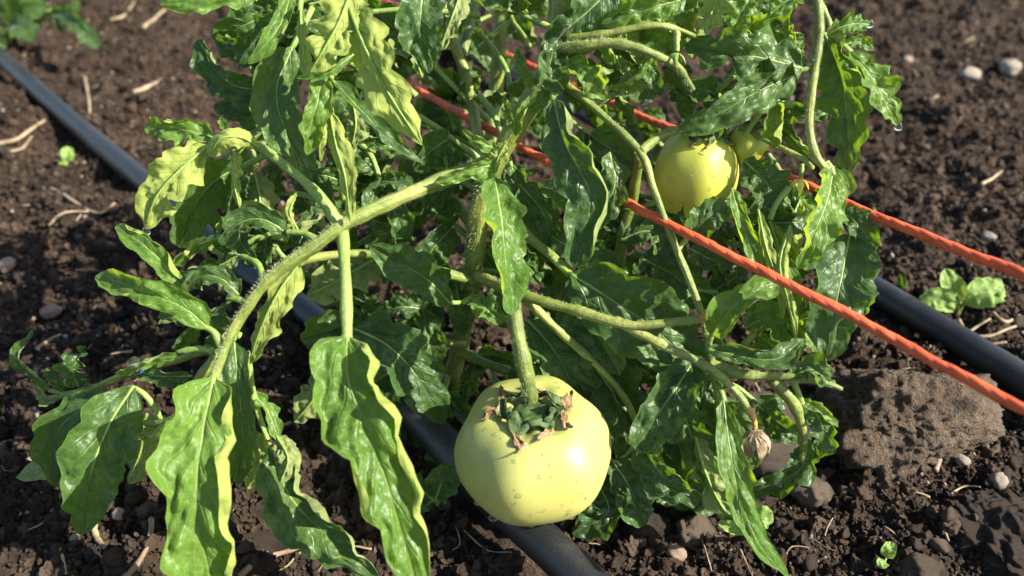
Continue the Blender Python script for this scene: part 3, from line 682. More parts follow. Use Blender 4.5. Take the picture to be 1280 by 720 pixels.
leaf([(618, 200, 28.6), (606, 190, 28.3), (600, 182, 28)], [
    D([(630, 188, 28.3), (606, 180, 27.8), (578, 162, 27.6)], 11, 10, -20, 50, m=Yg, teeth=.2),
    D([(625, 205, 28.2), (590, 212, 27.7), (542, 228, 27.6)], 18, 20, 20, 40, m=Yg, teeth=.22),
    D([(618, 210, 28.1), (622, 198, 27.8), (634, 175, 27.6)], 12, 160, 30, 30, m=Yg),
    D([(645, 170, 28.2), (652, 145, 27.6), (672, 112, 27.4)], 10, 20, 50, 50, m=Yg, teeth=.2),
    D([(660, 140, 28.1), (678, 126, 27.8), (692, 104, 27.8)], 11, -20, 30, 40, m=Yg, teeth=.2),
    D([(640, 160, 28.3), (636, 140, 28), (630, 118, 28)], 9, 20, 40, 40, m=Yg)], (.0012, .0008))
# --- upper left
leaf([(360, -30, 28), (320, -22, 28), (300, -20, 27.5)], [D([(335, -22, 28), (275, -6, 27), (200, 6, 26.9)], 24, 10, 20, 20, m=Yg),
    D([(330, -18, 27.8), (310, -6, 27.5), (300, 5, 27.5)], 12, 10, 20, 20, m=Yg)])
leaf([(450, -60, 26.5), (445, -20, 26.2), (438, 14, 26)], [
    D([(437, 10, 26), (458, 62, 25.5), (488, 120, 25.4), (528, 182, 25.8)], 40, 165, 10, 12, m=Yg, teeth=.14, nteeth=5, fold=5, quilt=.07, prof=.36),
    D([(440, -14, 26), (424, 28, 25.7), (404, 64, 25.7), (383, 99, 26)], 36, 162, 10, 10, m=Yg, teeth=.22, fold=5, quilt=.07),
    D([(442, 68, 25.6), (408, 92, 25.4), (370, 97, 25.4)], 8, 15, 40, 40, m=Yg)], (.0014, .0010))
leaf([(420, 60, 27.4), (412, 85, 26.8), (404, 100, 26.2)], [
    D([(402, 100, 26), (396, 130, 25.6), (388, 160, 25.7), (384, 194, 26)], 25, 6, 45, 85, m=Yg, teeth=.04),
    D([(412, 138, 26.2), (420, 180, 25.9), (432, 222, 25.9), (438, 278, 26.3)], 18, 152, 25, 25, m=Yg, teeth=.05),
    D([(410, 140, 26.2), (401, 172, 26), (400, 202, 26.2)], 10, 155, 25, 25, m=Yg)], (.0012, .0009))
leaf([(400, 60, 28), (408, 85, 27.5), (415, 98, 27.2)], [
    D([(414, 98, 27.1), (455, 142, 26.8), (500, 188, 26.9), (532, 206, 27.1)], 18, 55, 60, 30, teeth=.05),
    D([(440, 120, 28), (445, 155, 28), (440, 185, 28.2)], 22, 150, 20, 20)])
leaf([(380, -20, 27.8), (376, 0, 27.4), (375, 15, 27.2)], [
    D([(376, 12, 27), (378, 58, 26.9), (384, 104, 27)], 12, 150, 30, 30, m=Yg),
    D([(366, -14, 27.6), (352, 28, 27), (332, 56, 26.7), (310, 80, 26.8)], 19, 0, 70, 60, m=Yg, teeth=.05)])
leaf([(390, 10, 29), (376, 40, 28.6), (365, 60, 28.4)], [
    D([(366, 58, 28.3), (346, 110, 28.1), (356, 160, 28.1), (390, 224, 28.5)], 35, 5, 20, 25, teeth=.05),
    D([(358, 18, 29.2), (330, 40, 29.1), (296, 80, 29.2)], 28, 10, 20, 20),
    D([(344, 112, 29), (296, 108, 28.7), (266, 84, 28.7), (247, 49, 29)], 28, 25, 20, 30),
    D([(345, 130, 29.4), (305, 140, 29.2), (268, 130, 29.4)], 28, -20, 20, 20),
    D([(340, 160, 30), (310, 180, 30), (280, 220, 30.4)], 34, 150, 20, 20),
    D([(350, 80, 30), (310, 62, 30), (270, 50, 30.6)], 28, 20, 20, 20)])
leaf([(520, -60, 27.6), (528, -40, 27.3), (530, -20, 27)], [
    D([(530, -25, 27), (526, 25, 26.5), (536, 92, 26.7)], 35, 0, 15, 15, teeth=.06),
    D([(580, -20, 27.6), (566, 20, 27.3), (548, 66, 27.5)], 18, 158, 20, 20),
    D([(525, 95, 27.8), (520, 72, 27.7), (528, 98, 27.6)], 8, 150, 20, 20, m=Yg)])
# --- upper middle
leaf([(800, -40, 27.2), (780, -28, 27.1), (760, -14, 27)], [
    D([(768, -18, 27), (735, 14, 26.9), (704, 42, 27.1), (678, 74, 27.5)], 38, 15, 15, 20, teeth=.10),
    D([(850, 0, 26.8), (805, 12, 26.6), (752, 30, 26.9)], 25, 5, 25, 20, m=Yg, teeth=.15),
    D([(705, 112, 27.6), (688, 84, 27.3), (700, 44, 27.2)], 24, -10, 20, 20, teeth=.03),
    D([(712, 76, 27.5), (735, 92, 27.1), (758, 124, 27.3)], 26, 5, 55, 50, m=Yg),
    D([(672, 112, 28), (656, 92, 27.8), (646, 60, 28)], 13, 15, 60, 40, m=Yg),
    D([(770, 70, 28), (780, 95, 28), (775, 120, 28.2)], 15, 150, 40, 40),
    D([(800, 80, 28), (815, 105, 28), (800, 130, 28.2)], 18, 20, 40, 40),
    D([(820, 70, 27.6), (790, 100, 27.8), (760, 110, 28)], 17, 60, 40, 40, m=Yg)])
leaf([(1020, 82, 26.1), (1010, 86, 26), (1000, 88, 26)], [
    D([(1004, 86, 26), (950, 72, 25.6), (902, 66, 25.6), (855, 56, 26.2)], 42, -12, 25, 10, teeth=.30, nteeth=4, fold=5),
    D([(998, 92, 26.2), (948, 114, 25.8), (902, 140, 25.7), (846, 166, 26.2)], 29, 8, 15, 20, teeth=.08),
    D([(1000, 75, 26.3), (988, 50, 26.2), (985, 22, 26.4)], 14, 30, 40, 30, m=Yg),
    D([(1006, 80, 26.1), (1000, 65, 26), (1004, 50, 26)], 7, 0, 40, 40, m=Yg)], dz=1.5)
leaf([(950, -50, 27.2), (940, -30, 27.1), (935, -20, 27)], [
    D([(940, -24, 27), (932, 8, 26.7), (915, 44, 26.8)], 30, 0, 15, 20, m=Yg, teeth=.2),
    D([(900, -20, 27.4), (890, 15, 27.2), (870, 45, 27.2)], 24, 150, 20, 20, m=Yg),
    D([(1000, -20, 27.2), (985, 0, 27), (960, 22, 27)], 22, -10, 20, 20, m=Yg),
    D([(880, -24, 28), (850, 5, 28), (830, 25, 28)], 26, 10, 20, 20, m=Yg)])
leaf([(690, 108, 28), (690, 118, 27.6), (692, 126, 27.3)], [
    D([(692, 122, 27.3), (706, 178, 26.7), (738, 250, 26.5), (716, 335, 27.0)], 38, -6, 105, 18, teeth=.05, s0=.6, prof=.5, nU=36),
    D([(762, 190, 28), (768, 232, 27.9), (744, 288, 28.2)], 25, 10, 15, 15),
    D([(676, 232, 29.5), (704, 244, 29.2), (732, 274, 29.3)], 24, 10, 20, 20, m=Yg, quilt=.1),
    D([(650, 230, 30), (680, 270, 30), (690, 330, 30.4)], 30, -10, 20, 20)])
# --- right side
leaf([(1020, 40, 26.2), (1026, 42, 26.3), (1032, 44, 26.3)], [
    D([(1030, 42, 26.4), (1052, 98, 26.2), (1058, 152, 26.4), (1060, 218, 26.9)], 40, -12, 12, 20, teeth=.18, nteeth=5)], dz=1.9)
leaf([(1042, 45, 26.3), (1054, 58, 26.2), (1062, 66, 26.1)], [
    D([(1060, 66, 26), (1086, 92, 25.7), (1106, 124, 25.8), (1124, 156, 26.2)], 28, 30, 20, 12, m=Yg, teeth=.2, nteeth=5, drop=.0014),
    D([(1034, 44, 26), (1056, 32, 25.8), (1088, 28, 26)], 18, 5, 30, 30, m=Yg, teeth=.25, drop=.0013),
    D([(1050, 58, 26.6), (1074, 52, 26.6), (1092, 62, 26.7)], 12, 10, 30, 30, m=Yg)], dz=1.5)
leaf([(1032, 204, 26.6), (1038, 212, 26.5), (1042, 220, 26.4)], [
    D([(1042, 208, 26.6), (1034, 250, 25.9), (1018, 292, 25.7), (998, 336, 26.1)], 37, 30, 20, 50, m=Yg, teeth=.16, nteeth=4),
    D([(1052, 264, 26.6), (1074, 282, 26.3), (1094, 314, 26.5)], 23, 10, 25, 25, teeth=.2),
    D([(1062, 294, 26.6), (1052, 345, 25.8), (1042, 400, 25.6), (1034, 450, 26.0)], 45, 14, 15, 14, teeth=.08, fold=7),
    D([(1000, 250, 27.4), (985, 290, 27.2), (995, 330, 27.4)], 22, 150, 20, 30, m=Yg)], (.0016, .0010), dz=1.1)
leaf([(985, 235, 28.2), (970, 255, 27.8), (962, 275, 27.6)], [  # pale material here paints sunlight onto the narrow folded leaves
    D([(962, 276, 27.5), (980, 330, 27.1), (990, 388, 27.2), (1002, 446, 27.5)], 18, 50, 60, 30, m=Yg, teeth=.10),
    D([(922, 262, 27.6), (940, 305, 27.2), (962, 345, 27.3)], 20, -35, 25, 60, teeth=.1),
    D([(930, 200, 28.8), (962, 232, 28.5), (994, 266, 28.7)], 32, 15, 15, 20, m=LEAF),
    D([(948, 262, 26.9), (958, 310, 26.6), (972, 352, 26.7), (978, 400, 27)], 12, 150, 40, 40, m=Yg, teeth=.08),
    D([(915, 235, 27.2), (925, 275, 26.9), (942, 318, 26.8), (950, 345, 27)], 15, 20, 40, 70, m=Yg, teeth=.08),
    D([(988, 282, 26.8), (975, 330, 26.5), (985, 375, 26.6), (996, 420, 26.8)], 11, 155, 50, 40, m=Yg, teeth=.05),
    D([(970, 310, 28.4), (985, 350, 28.2), (1000, 390, 28.4)], 26, -20, 25, 25),
    D([(990, 240, 28.6), (1000, 270, 28.5), (985, 300, 28.6)], 24, 20, 25, 25, m=Yg)])
leaf([(886, 432, 27.3), (887, 425, 27), (890, 418, 26.8)], [
    D([(888, 420, 26.8), (914, 386, 26.1), (944, 366, 26.0), (978, 350, 26.4)], 28, 5, 45, 50, m=Yg, teeth=.12, wave=.2),
    D([(884, 436, 27), (930, 446, 26.6), (972, 448, 26.5), (1006, 424, 26.8)], 23, 10, 60, 65, teeth=.10, wave=.18),
    D([(930, 410, 27.8), (960, 400, 27.6), (985, 430, 27.6)], 24, 20, 40, 30, m=Yg)])
leaf([(990, 472, 27.3), (1003, 510, 27.8), (1003, 545, 28.2)], [
    D([(985, 474, 27.2), (1016, 462, 27), (1044, 484, 27.1)], 22, 30, 25, 30),
    D([(1010, 500, 28), (1030, 540, 28), (1020, 575, 28.4)], 24, 10, 60, 40, teeth=.2, wave=.2),
    D([(1008, 545, 28.2), (1002, 584, 28.6), (968, 606, 29), (930, 618, 29.4)], 26, 15, 40, 50, teeth=.15, wave=.25),
    D([(1000, 500, 27.8), (1024, 512, 27.6), (1048, 534, 27.7)], 11, 20, 60, 60, m=Yg)])
# --- dark middle
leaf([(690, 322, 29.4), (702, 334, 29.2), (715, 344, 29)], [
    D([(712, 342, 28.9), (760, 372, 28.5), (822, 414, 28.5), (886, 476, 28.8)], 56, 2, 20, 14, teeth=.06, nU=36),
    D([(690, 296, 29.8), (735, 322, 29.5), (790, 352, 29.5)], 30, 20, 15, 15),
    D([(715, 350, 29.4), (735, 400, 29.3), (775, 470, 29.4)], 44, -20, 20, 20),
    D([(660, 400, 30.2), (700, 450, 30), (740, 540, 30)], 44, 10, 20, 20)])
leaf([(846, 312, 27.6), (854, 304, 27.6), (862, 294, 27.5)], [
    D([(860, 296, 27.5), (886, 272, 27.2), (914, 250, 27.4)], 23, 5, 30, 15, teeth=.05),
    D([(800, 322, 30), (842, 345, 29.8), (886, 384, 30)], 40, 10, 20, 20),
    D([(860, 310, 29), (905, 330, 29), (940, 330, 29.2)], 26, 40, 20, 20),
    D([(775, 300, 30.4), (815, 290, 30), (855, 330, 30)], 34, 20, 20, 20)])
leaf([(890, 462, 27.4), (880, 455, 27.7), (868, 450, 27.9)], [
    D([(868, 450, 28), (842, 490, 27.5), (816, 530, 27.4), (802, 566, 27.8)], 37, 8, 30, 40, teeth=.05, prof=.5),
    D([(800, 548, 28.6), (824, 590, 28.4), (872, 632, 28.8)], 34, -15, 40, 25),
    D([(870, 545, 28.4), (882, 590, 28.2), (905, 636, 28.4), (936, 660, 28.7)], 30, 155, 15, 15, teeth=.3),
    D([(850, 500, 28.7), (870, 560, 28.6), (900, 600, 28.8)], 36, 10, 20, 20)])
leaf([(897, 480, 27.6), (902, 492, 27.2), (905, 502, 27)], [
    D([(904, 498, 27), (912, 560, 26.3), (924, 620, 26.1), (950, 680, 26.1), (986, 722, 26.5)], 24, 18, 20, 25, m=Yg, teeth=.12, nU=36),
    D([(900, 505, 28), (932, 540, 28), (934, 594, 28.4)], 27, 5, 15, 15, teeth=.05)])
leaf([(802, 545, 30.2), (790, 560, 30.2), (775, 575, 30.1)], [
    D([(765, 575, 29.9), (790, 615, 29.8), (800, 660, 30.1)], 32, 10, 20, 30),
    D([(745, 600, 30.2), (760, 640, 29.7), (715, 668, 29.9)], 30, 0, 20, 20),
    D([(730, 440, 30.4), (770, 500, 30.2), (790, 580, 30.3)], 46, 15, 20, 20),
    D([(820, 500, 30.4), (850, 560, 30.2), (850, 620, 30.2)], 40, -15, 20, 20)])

# --- inner foliage: whole compound leaves deeper in the bush, plus shading leaves above the frame
SHOW = [((505, 104), (610, 160), 20), ((650, 182), (712, 216), 14), ((592, 50), (648, 80), 22), ((735, 138), (760, 160), 20), ((850, 190), (880, 262), 30), ((920, 190), (1000, 228), 16), ((480, 0), (505, 15), 10), ((925, 170), (945, 190), 14), ((690, 10), (665, 60), 18)]
def hides(p):
    if min(q_[2] for q_ in p) > 36.5: return False
    c = crom(np.array(p), 8)
    for a_, b_, r_ in SHOW:
        a_, b_ = np.array(a_, float), np.array(b_, float); ab = b_ - a_
        for q_ in c:
            t_ = np.clip(np.dot(q_[:2] - a_, ab) / ab.dot(ab), 0, 1)
            if np.linalg.norm(q_[:2] - a_ - ab * t_) < r_: return True
    return False
def compound(b, t, hw, n=2, m=LEAF, tl=0, sd=0):
    q = np.random.default_rng(900 + sd)
    b = np.array(b, float); t = np.array(t, float); mid = (b + t) / 2 + np.array([q.uniform(-14, 14), q.uniform(-22, -4), q.uniform(-.5, .2)])
    c = crom(np.array([b, mid, t]), 20); d = (t - b)[:2]; L = max(np.hypot(*d), 1); d = d / L; nn = np.array([-d[1], d[0]])
    lf = []
    e = t.copy(); e[:2] += d * hw * 2.2 + np.array([0, hw * 0.4]); e[2] += q.uniform(-.4, .6)
    mm = (t + e) / 2; mm[2] -= .3
    lf.append(D([tuple(c[-2]), tuple(mm), tuple(e)], hw, q.uniform(-35, 35) + tl, q.uniform(10, 95), q.uniform(10, 95), m=m, teeth=q.uniform(.05, .22)))
    for k in range(n):
        j = int(19 * (0.3 + 0.55 * k / max(1, n - 1)))
        for s_ in (-1, 1):
            dd = nrm(nn * s_ + d * 0.6); ln = hw * q.uniform(1.5, 2.1); e = c[j].copy(); e[:2] += dd * ln + np.array([0, ln * .3]); e[2] += q.uniform(-.5, .7)
            mm = (c[j] + e) / 2; mm[2] -= .35; mm[:2] += np.array([0, -ln * .08])
            lf.append(D([tuple(c[j]), tuple(mm), tuple(e)], hw * q.uniform(.65, .9), q.uniform(-45, 45) + tl, q.uniform(10, 100), q.uniform(10, 100), m=m, teeth=q.uniform(.05, .22)))
    lf = [l_ for l_ in lf if not hides(l_['p'])]
    if lf: leaf([tuple(x) for x in c[::5]] + [tuple(c[-1])], lf, (.0014, .0008))
for k, a_ in enumerate([
    ((600, 240, 31), (470, 200, 31), 30), ((600, 200, 31), (450, 110, 31), 32), ((600, 180, 32), (540, 130, 32), 26),
    ((610, 150, 33), (500, 40, 32), 30), ((660, 130, 31), (740, 170, 30.5), 28), ((640, 150, 32), (600, 40, 33), 26, 2, LEAF, 20),
    ((690, 90, 31), (790, 60, 30.5), 28), ((700, 60, 31), (860, 20, 31), 30), ((740, 130, 30), (860, 110, 29.5), 26),
    ((590, 300, 32), (490, 270, 31.5), 32), ((590, 330, 32.5), (520, 400, 32.5), 30), ((575, 420, 34), (480, 470, 33.4), 32),
    ((575, 440, 34.4), (620, 500, 33), 26), ((600, 340, 32), (690, 390, 31), 32), ((640, 420, 32), (720, 560, 31.8), 34),
    ((600, 260, 31.5), (740, 250, 31), 32), ((740, 260, 31), (830, 250, 31), 30), ((800, 260, 30.5), (940, 250, 30), 30),
    ((860, 330, 30), (960, 320, 29.6), 30), ((860, 360, 30), (970, 400, 29.5), 28), ((760, 380, 31), (850, 470, 30.5), 32),
    ((880, 200, 31), (985, 150, 30), 28), ((940, 130, 30), (960, 40, 29.5), 28), ((990, 230, 29.5), (1050, 330, 28.6), 28),
    ((430, 280, 29), (330, 240, 30), 28), ((420, 290, 30.4), (330, 290, 30.6), 26), ((430, 250, 29.5), (420, 160, 29.5), 28),
    ((520, 120, 32), (380, 60, 31), 30), ((460, 90, 31), (330, 60, 31.4), 28), ((450, 60, 33), (400, -10, 32), 30),
    ((600, 60, 35), (680, 10, 34), 28), ((560, 470, 34.4), (550, 560, 33), 24, 1), ((820, 430, 31), (880, 520, 30.6), 28),
    ((720, 300, 31), (770, 200, 31), 26), ((560, 60, 33), (480, 10, 33), 28), ((770, 560, 31.2), (850, 600, 31), 26, 1),
    ((600, 150, 39), (520, 60, 39.5), 34), ((620, 200, 38.5), (560, 120, 39), 34), ((640, 170, 38.5), (720, 110, 39.5), 32), ((600, 190, 37.8), (470, 150, 38), 34), ((560, 60, 40), (640, 10, 42), 32), ((740, 120, 40), (800, 160, 39.5), 30),
    ((700, -40, 28.5), (860, -110, 29), 36), ((720, -60, 29), (960, -170, 29.5), 36), ((720, -80, 28.5), (900, -230, 29), 36), ((1016, -40, 28.4), (1000, -180, 29.5), 34), ((700, -60, 28), (780, -200, 29), 36), ((1010, -60, 29), (900, -120, 30), 32),  # unseen leaves over the frame, added to shade the back stems
    ((560, 260, 32.5), (440, 230, 31.5), 34), ((580, 380, 34), (450, 400, 33), 34), ((580, 320, 33.5), (660, 300, 32), 34), ((570, 460, 35), (480, 540, 34), 30), ((600, 250, 33), (560, 180, 33), 32), ((520, 300, 33.5), (430, 320, 33), 30),
    ((640, 330, 33), (760, 320, 32.5), 36), ((360, 330, 30.6), (310, 260, 30.4), 26), ((300, 420, 29.6), (240, 400, 29.4), 20), ((700, 380, 33), (800, 440, 32.5), 36),
    ((600, 20, 31), (420, 20, 30), 34), ((480, -20, 31), (330, 20, 30.5), 30), ((700, 40, 30), (640, 10, 30), 24), ((720, 20, 29), (800, 30, 28.6), 30, 2, Yg), ((820, 0, 29), (930, 30, 28.5), 30, 2, Yg),
    ((980, 60, 28.4), (880, 130, 28.4), 28), ((990, 130, 28.5), (930, 170, 28.6), 22, 2, Yg), ((880, 300, 29), (960, 280, 28.4), 26), ((930, 430, 29), (1000, 400, 28.2), 26, 2, Yg),
    ((600, 120, 31), (640, 210, 30.6), 24), ((430, 160, 30), (480, 240, 29.6), 26), ((360, 300, 30.4), (270, 330, 30), 22), ((860, 470, 30), (960, 520, 29.6), 24), ((740, 420, 31.4), (820, 560, 31), 34)]):
    compound(*a_, sd=k)

# hairs on the stems
def hairs():
    q = np.random.default_rng(4); V = []; Fc = []
    for key, dens, ln in (("main", 4200, .0017), ("left", 5200, .0014), ("e", 2600, .0013), ("ped", 1500, .0010), ("truss", 900, .0010), ("bud", 1100, .0013), ("low", 700, .0011), ("d", 900, .001), ("lower", 500, .001)):
        c, r0, r1 = STEMS[key]; T, n, b = frames(c); m = len(c)
        for _ in range(dens):
            s = q.uniform(0, m - 1.001); i = int(s); f = s - i; p = c[i] * (1 - f) + c[i + 1] * f; rr = r0 + (r1 - r0) * s / (m - 1)
            th = q.uniform(0, 6.28); d = cos(th) * n[i] + sin(th) * b[i]
            p0 = p + d * rr * 0.95; l = ln * q.uniform(.3, 1.0); p1 = p0 + nrm(d + T[i] * q.uniform(-.4, .4)) * l
            w_ = np.cross(d, T[i]) * 0.000032 + T[i] * 0.00002; k = len(V)
            V += [p0 - w_, p0 + w_, p1]; Fc.append((k, k + 1, k + 2))
    o = mesh_obj("stem_hairs", V, Fc, HAIR); o["kind"] = "stuff"; reparent_keep(o, plant)
hairs()

# withered flower under the cut branch tip, and small yellow flowers: parts of the plant
def petals(name, c, ax, m, n, ln, wd, droop, parent, seed):
    q = np.random.default_rng(seed); ax = nrm(np.array(ax, float)); s1 = nrm(np.cross(ax, [0.3, 0.9, 0.1])); s2 = np.cross(ax, s1); V = []; Fc = []
    for k in range(n):
        th = k / n * 6.283 + q.uniform(-.2, .2); rd = cos(th) * s1 + sin(th) * s2; sd_ = np.cross(ax, rd); k0 = len(V)
        for i in range(6):
            u = i / 5; p = c + rd * ln * u * cos(droop * u) + ax * ln * u * sin(droop * u) * 1.0
            wv = wd * sin(pi * (0.12 + 0.88 * u)) ** 0.8 * (1 + q.uniform(-.2, .2))
            V += [p - sd_ * wv + ax * wv * .3, p + q.normal(size=3) * wd * .1, p + sd_ * wv + ax * wv * .3]
        for i in range(5):
            for j in range(2):
                a_ = k0 + i * 3 + j; Fc.append((a_, a_ + 3, a_ + 4, a_ + 1))
    o = mesh_obj(name, V, Fc, m)
    if parent is not None: reparent_keep(o, parent)
    return o
wf, _ = tube("withered_flower", [(936, 511, 27), (942, 524, 26.9), (944, 536, 26.9)], .0015, .0008, DRYSTEM, plant, sides=8)
cw = P(945, 541, 26.9)
for k, (dr, ln, wd, nn_, sd_) in enumerate(((-1.25, .0110, .0016, 6, 3), (-1.0, .0085, .0013, 5, 9))):
    ob = petals("dry_petals", cw, (-0.1, .1, 1), WITHER, nn_, ln, wd, dr, None, sd_); ob.parent = wf
fl, _ = tube("flower", [(846, 40, 26.8), (846, 54, 26.7), (846, 64, 26.7)], .0012, .0009, RACHIS, plant, sides=8)
ob = petals("petal_ring", P(846, 66, 26.7), (0, -.3, -1), RACHIS, 5, .0050, .0007, .9, None, 5); ob.parent = fl
fl, _ = tube("flower", [(1002, 205, 28.2), (1002, 215, 28.2), (1001, 222, 28.2)], .0009, .0008, RACHIS, plant, sides=8)
ob = petals("petal_ring", P(1001, 224, 28.2), (0, 0, -1), PETAL, 5, .006, .0010, 1.0, None, 6); ob.parent = fl

# dew on the leaves
def drop_geo(p, n, r, base, fl=0.55):
    n = nrm(np.asarray(n, float)); a_ = nrm(np.cross(n, [0.31, 0.5, 0.8])); b_ = np.cross(n, a_); V = []; Fc = []
    rows = [(0.0, 1.0, -.12), (0.35, .94, .34), (.75, .66, .72), (1.05, .34, .93)]
    for _, rr, hh in rows:
        for j in range(10):
            t_ = j / 10 * 6.2832; V.append(p + (cos(t_) * a_ + sin(t_) * b_) * rr * r + n * hh * fl * r)
    V.append(p + n * fl * r)
    for i in range(3):
        for j in range(10):
            j2 = (j + 1) % 10; Fc.append((base + i * 10 + j, base + i * 10 + j2, base + i * 10 + 10 + j2, base + i * 10 + 10 + j))
    for j in range(10): Fc.append((base + 30 + j, base + 30 + (j + 1) % 10, base + 40))
    Fc.append(tuple(base + j for j in range(10))[::-1])
    return V, Fc
def dew():
    q = np.random.default_rng(21); V = []; Fc = []
    for grid, Nn, W0 in LEAFLETS[:125]:
        for _ in range(q.integers(1, 6)):
            i = q.integers(3, grid.shape[0] - 4); j = q.integers(2, grid.shape[1] - 3)
            n = np.cross(grid[i + 1, j] - grid[i, j], grid[i, j + 1] - grid[i, j]); p = grid[i, j]
            if np.dot(n, CAM - p) < 0: n = -n
            v, f = drop_geo(p, n, 0.00035 * (1 - q.uniform(0, 1)) ** -.35, len(V)); V += v; Fc += f
    o = mesh_obj("dew_droplets", V, Fc, BEAD); o["kind"] = "stuff"; reparent_keep(o, plant)
dew()
def hanging_drop(p, r, parent):
    bm = bmesh.new(); bmesh.ops.create_uvsphere(bm, u_segments=14, v_segments=10, radius=r)
    for v in bm.verts:
        if v.co.z > 0: v.co.z *= 1.5; v.co.x *= 1 - .3 * v.co.z / r; v.co.y *= 1 - .3 * v.co.z / r
    me = bpy.data.meshes.new("water_drop"); bm.to_mesh(me); bm.free(); me.materials.append(WATER); me.polygons.foreach_set("use_smooth", np.ones(len(me.polygons), dtype=bool))
    o = link(bpy.data.objects.new("water_drop", me)); o.location = Vector(p) - Vector((0, 0, r * .6))
    reparent_keep(o, parent); return o
for p_, r_ in TIPS: hanging_drop(p_, r_, plant)

# ------------------------------------------------------------------ tomatoes
def tomato(c, Rr, hfac, axis_, ribs, m, label, seed, dimple=.27):
    c = np.asarray(c, float); q = np.random.default_rng(seed)
    root = empty("tomato", tuple(c)); tag(root, label, "tomato", "unripe tomatoes on the plant")
    nU, nV = 56, 72; V = []; Fc = []
    Q = Vector(axis_).normalized().to_track_quat('Z', 'Y').to_matrix(); ph = q.uniform(0, 6.28, 3)
    def surf(pol, az):
        rib = 1 + (0.020 + .050 * max(0, cos(pol))) * sin(pol) ** .8 * (cos(az * ribs + ph[0]) + .5 * cos(az * 2 + ph[1])) + 0.012 * sin(pol) * cos(az * 3 + ph[2])
        x = sin(pol) ** 0.92 * Rr * rib; zz = cos(pol) * Rr * hfac - dimple * Rr * math.exp(-(sin(pol) / .38) ** 2) * (1 if pol < pi / 2 else .3) * (1 + .25 * cos(az * ribs + ph[0]))
        return Q @ Vector((x * cos(az), x * sin(az), zz))
    for i in range(nU + 1):
        for j in range(nV): V.append(c + np.array(surf(pi * i / nU * .9998 + .0001, 2 * pi * j / nV)))
    for i in range(nU):
        for j in range(nV):
            j2 = (j + 1) % nV; Fc.append((i * nV + j, (i + 1) * nV + j, (i + 1) * nV + j2, i * nV + j2))
    o = mesh_obj("fruit", V, Fc, m); reparent_keep(o, root)
    return root, surf, Q, c
t1, surf1, Q1, c1 = tomato(P(666, 561, 28.2), .0274, .83, (-.03, -.03, 1), 6, TOM, "large pale yellow-green tomato with dried calyx, hanging low over the hose", 3)
def calyx(root, surf, Q, c, Rr, hub, nsep, ln, seed, tips=True):
    q = np.random.default_rng(seed); top = c + np.array(surf(0.03, 0)); ax = np.array(Q @ Vector((0, 0, 1)))
    # ring of lumps round the stalk
    bm = bmesh.new(); bmesh.ops.create_icosphere(bm, subdivisions=4, radius=1.0)
    for v in bm.verts:
        d = v.co.normalized(); az = math.atan2(d.y, d.x)
        k = 1 + .20 * cos(az * 5 + 1) * (1 - abs(d.z)) + .22 * mn.noise(d * 2.6 + Vector((seed, 0, 0))) + .12 * mn.noise(d * 6 + Vector((seed, 0, 0)))
        v.co = Vector((d.x * hub * k, d.y * hub * k, d.z * hub * .55 * k - (.25 * hub * math.exp(-(math.hypot(d.x, d.y) / .35) ** 2) if d.z > 0 else 0)))
        v.co = Q @ v.co + Vector(top + ax * hub * .32)
    me = bpy.data.meshes.new("calyx"); bm.to_mesh(me); bm.free(); me.materials.append(SEPAL); me.polygons.foreach_set("use_smooth", np.ones(len(me.polygons), dtype=bool))
    cal = link(bpy.data.objects.new("calyx", me)); reparent_keep(cal, root)
    for k in range(nsep):
        az = k / nsep * 2 * pi + q.uniform(-.25, .25) + .5; l = ln * q.uniform(.75, 1.2); V = []; Fc = []; nn_ = 10; lift = q.uniform(.1, .9)
        for i in range(nn_):
            u = i / (nn_ - 1); pol = .16 + u * l / Rr
            for j in (-1, -.45, .1, .5, 1):
                wv = hub * (.62 if u < .40 else .66) * (1 - u) ** .6 * (.65 + .35 * sin(u * 11 + k)) / (Rr * max(.18, sin(pol)))
                p = c + np.array(surf(pol, az + j * wv + .22 * sin(u * 5 + k * 2)))
                nr = nrm(p - c); V.append(p + nr * (.0006 + hub * (.58 * (1 - u) ** 3 + .16 * lift * u ** 3 + .22 * abs(j) * (1 - u) + .12 * sin(u * 13 + k * 3 + j * 3) * u + .10 * sin(u * 21 + k))))
        for i in range(nn_ - 1):
            for j in range(4):
                a_ = i * 5 + j; Fc.append((a_, a_ + 5, a_ + 6, a_ + 1))
        so = mesh_obj("sepal", V, Fc, [SEPAL, DRYSEPAL], None, None, [0 if f_ // 4 < (4 if tips else 6) else 1 for f_ in range(len(Fc))])
        so.parent = cal
        sm = so.modifiers.new("thick", 'SOLIDIFY'); sm.thickness = .0003
calyx(t1, surf1, Q1, c1, .0272, .0076, 7, .0112, 2)
t2, surf2, Q2, c2 = tomato(P(867, 222, 30.2), .0158, 1.24, (.05, -.05, 1), 5, TOM2, "yellow-green rear tomato half shaded by an overhanging leaf", 5, .12)
calyx(t2, surf2, Q2, c2, .0158, .0034, 5, .008, 6, False)
t3, surf3, Q3, c3 = tomato(P(936, 181, 29.6), .0072, 1.05, (.1, 0, 1), 4, TOM2, "tiny pale yellow tomato just right of the rear tomato", 8, .1)
calyx(t3, surf3, Q3, c3, .0066, .0022, 5, .005, 12)
def beads(root, surf, c, Rr, n, seed, rmin):
    q = np.random.default_rng(seed); V = []; Fc = []
    for _ in range(n):
        pol = math.acos(q.uniform(-.75, .85)); az = q.uniform(0, 2 * pi); p = c + np.array(surf(pol, az)); nr = nrm(p - c)
        if np.dot(nr, CAM - p) < -.02: continue
        v, f = drop_geo(p, nr, min(.0010, rmin * (1 - q.uniform(0, 1)) ** -.36), len(V), .48); V += v; Fc += f
    o = mesh_obj("water_droplets", V, Fc, BEAD); o["kind"] = "stuff"; reparent_keep(o, root)
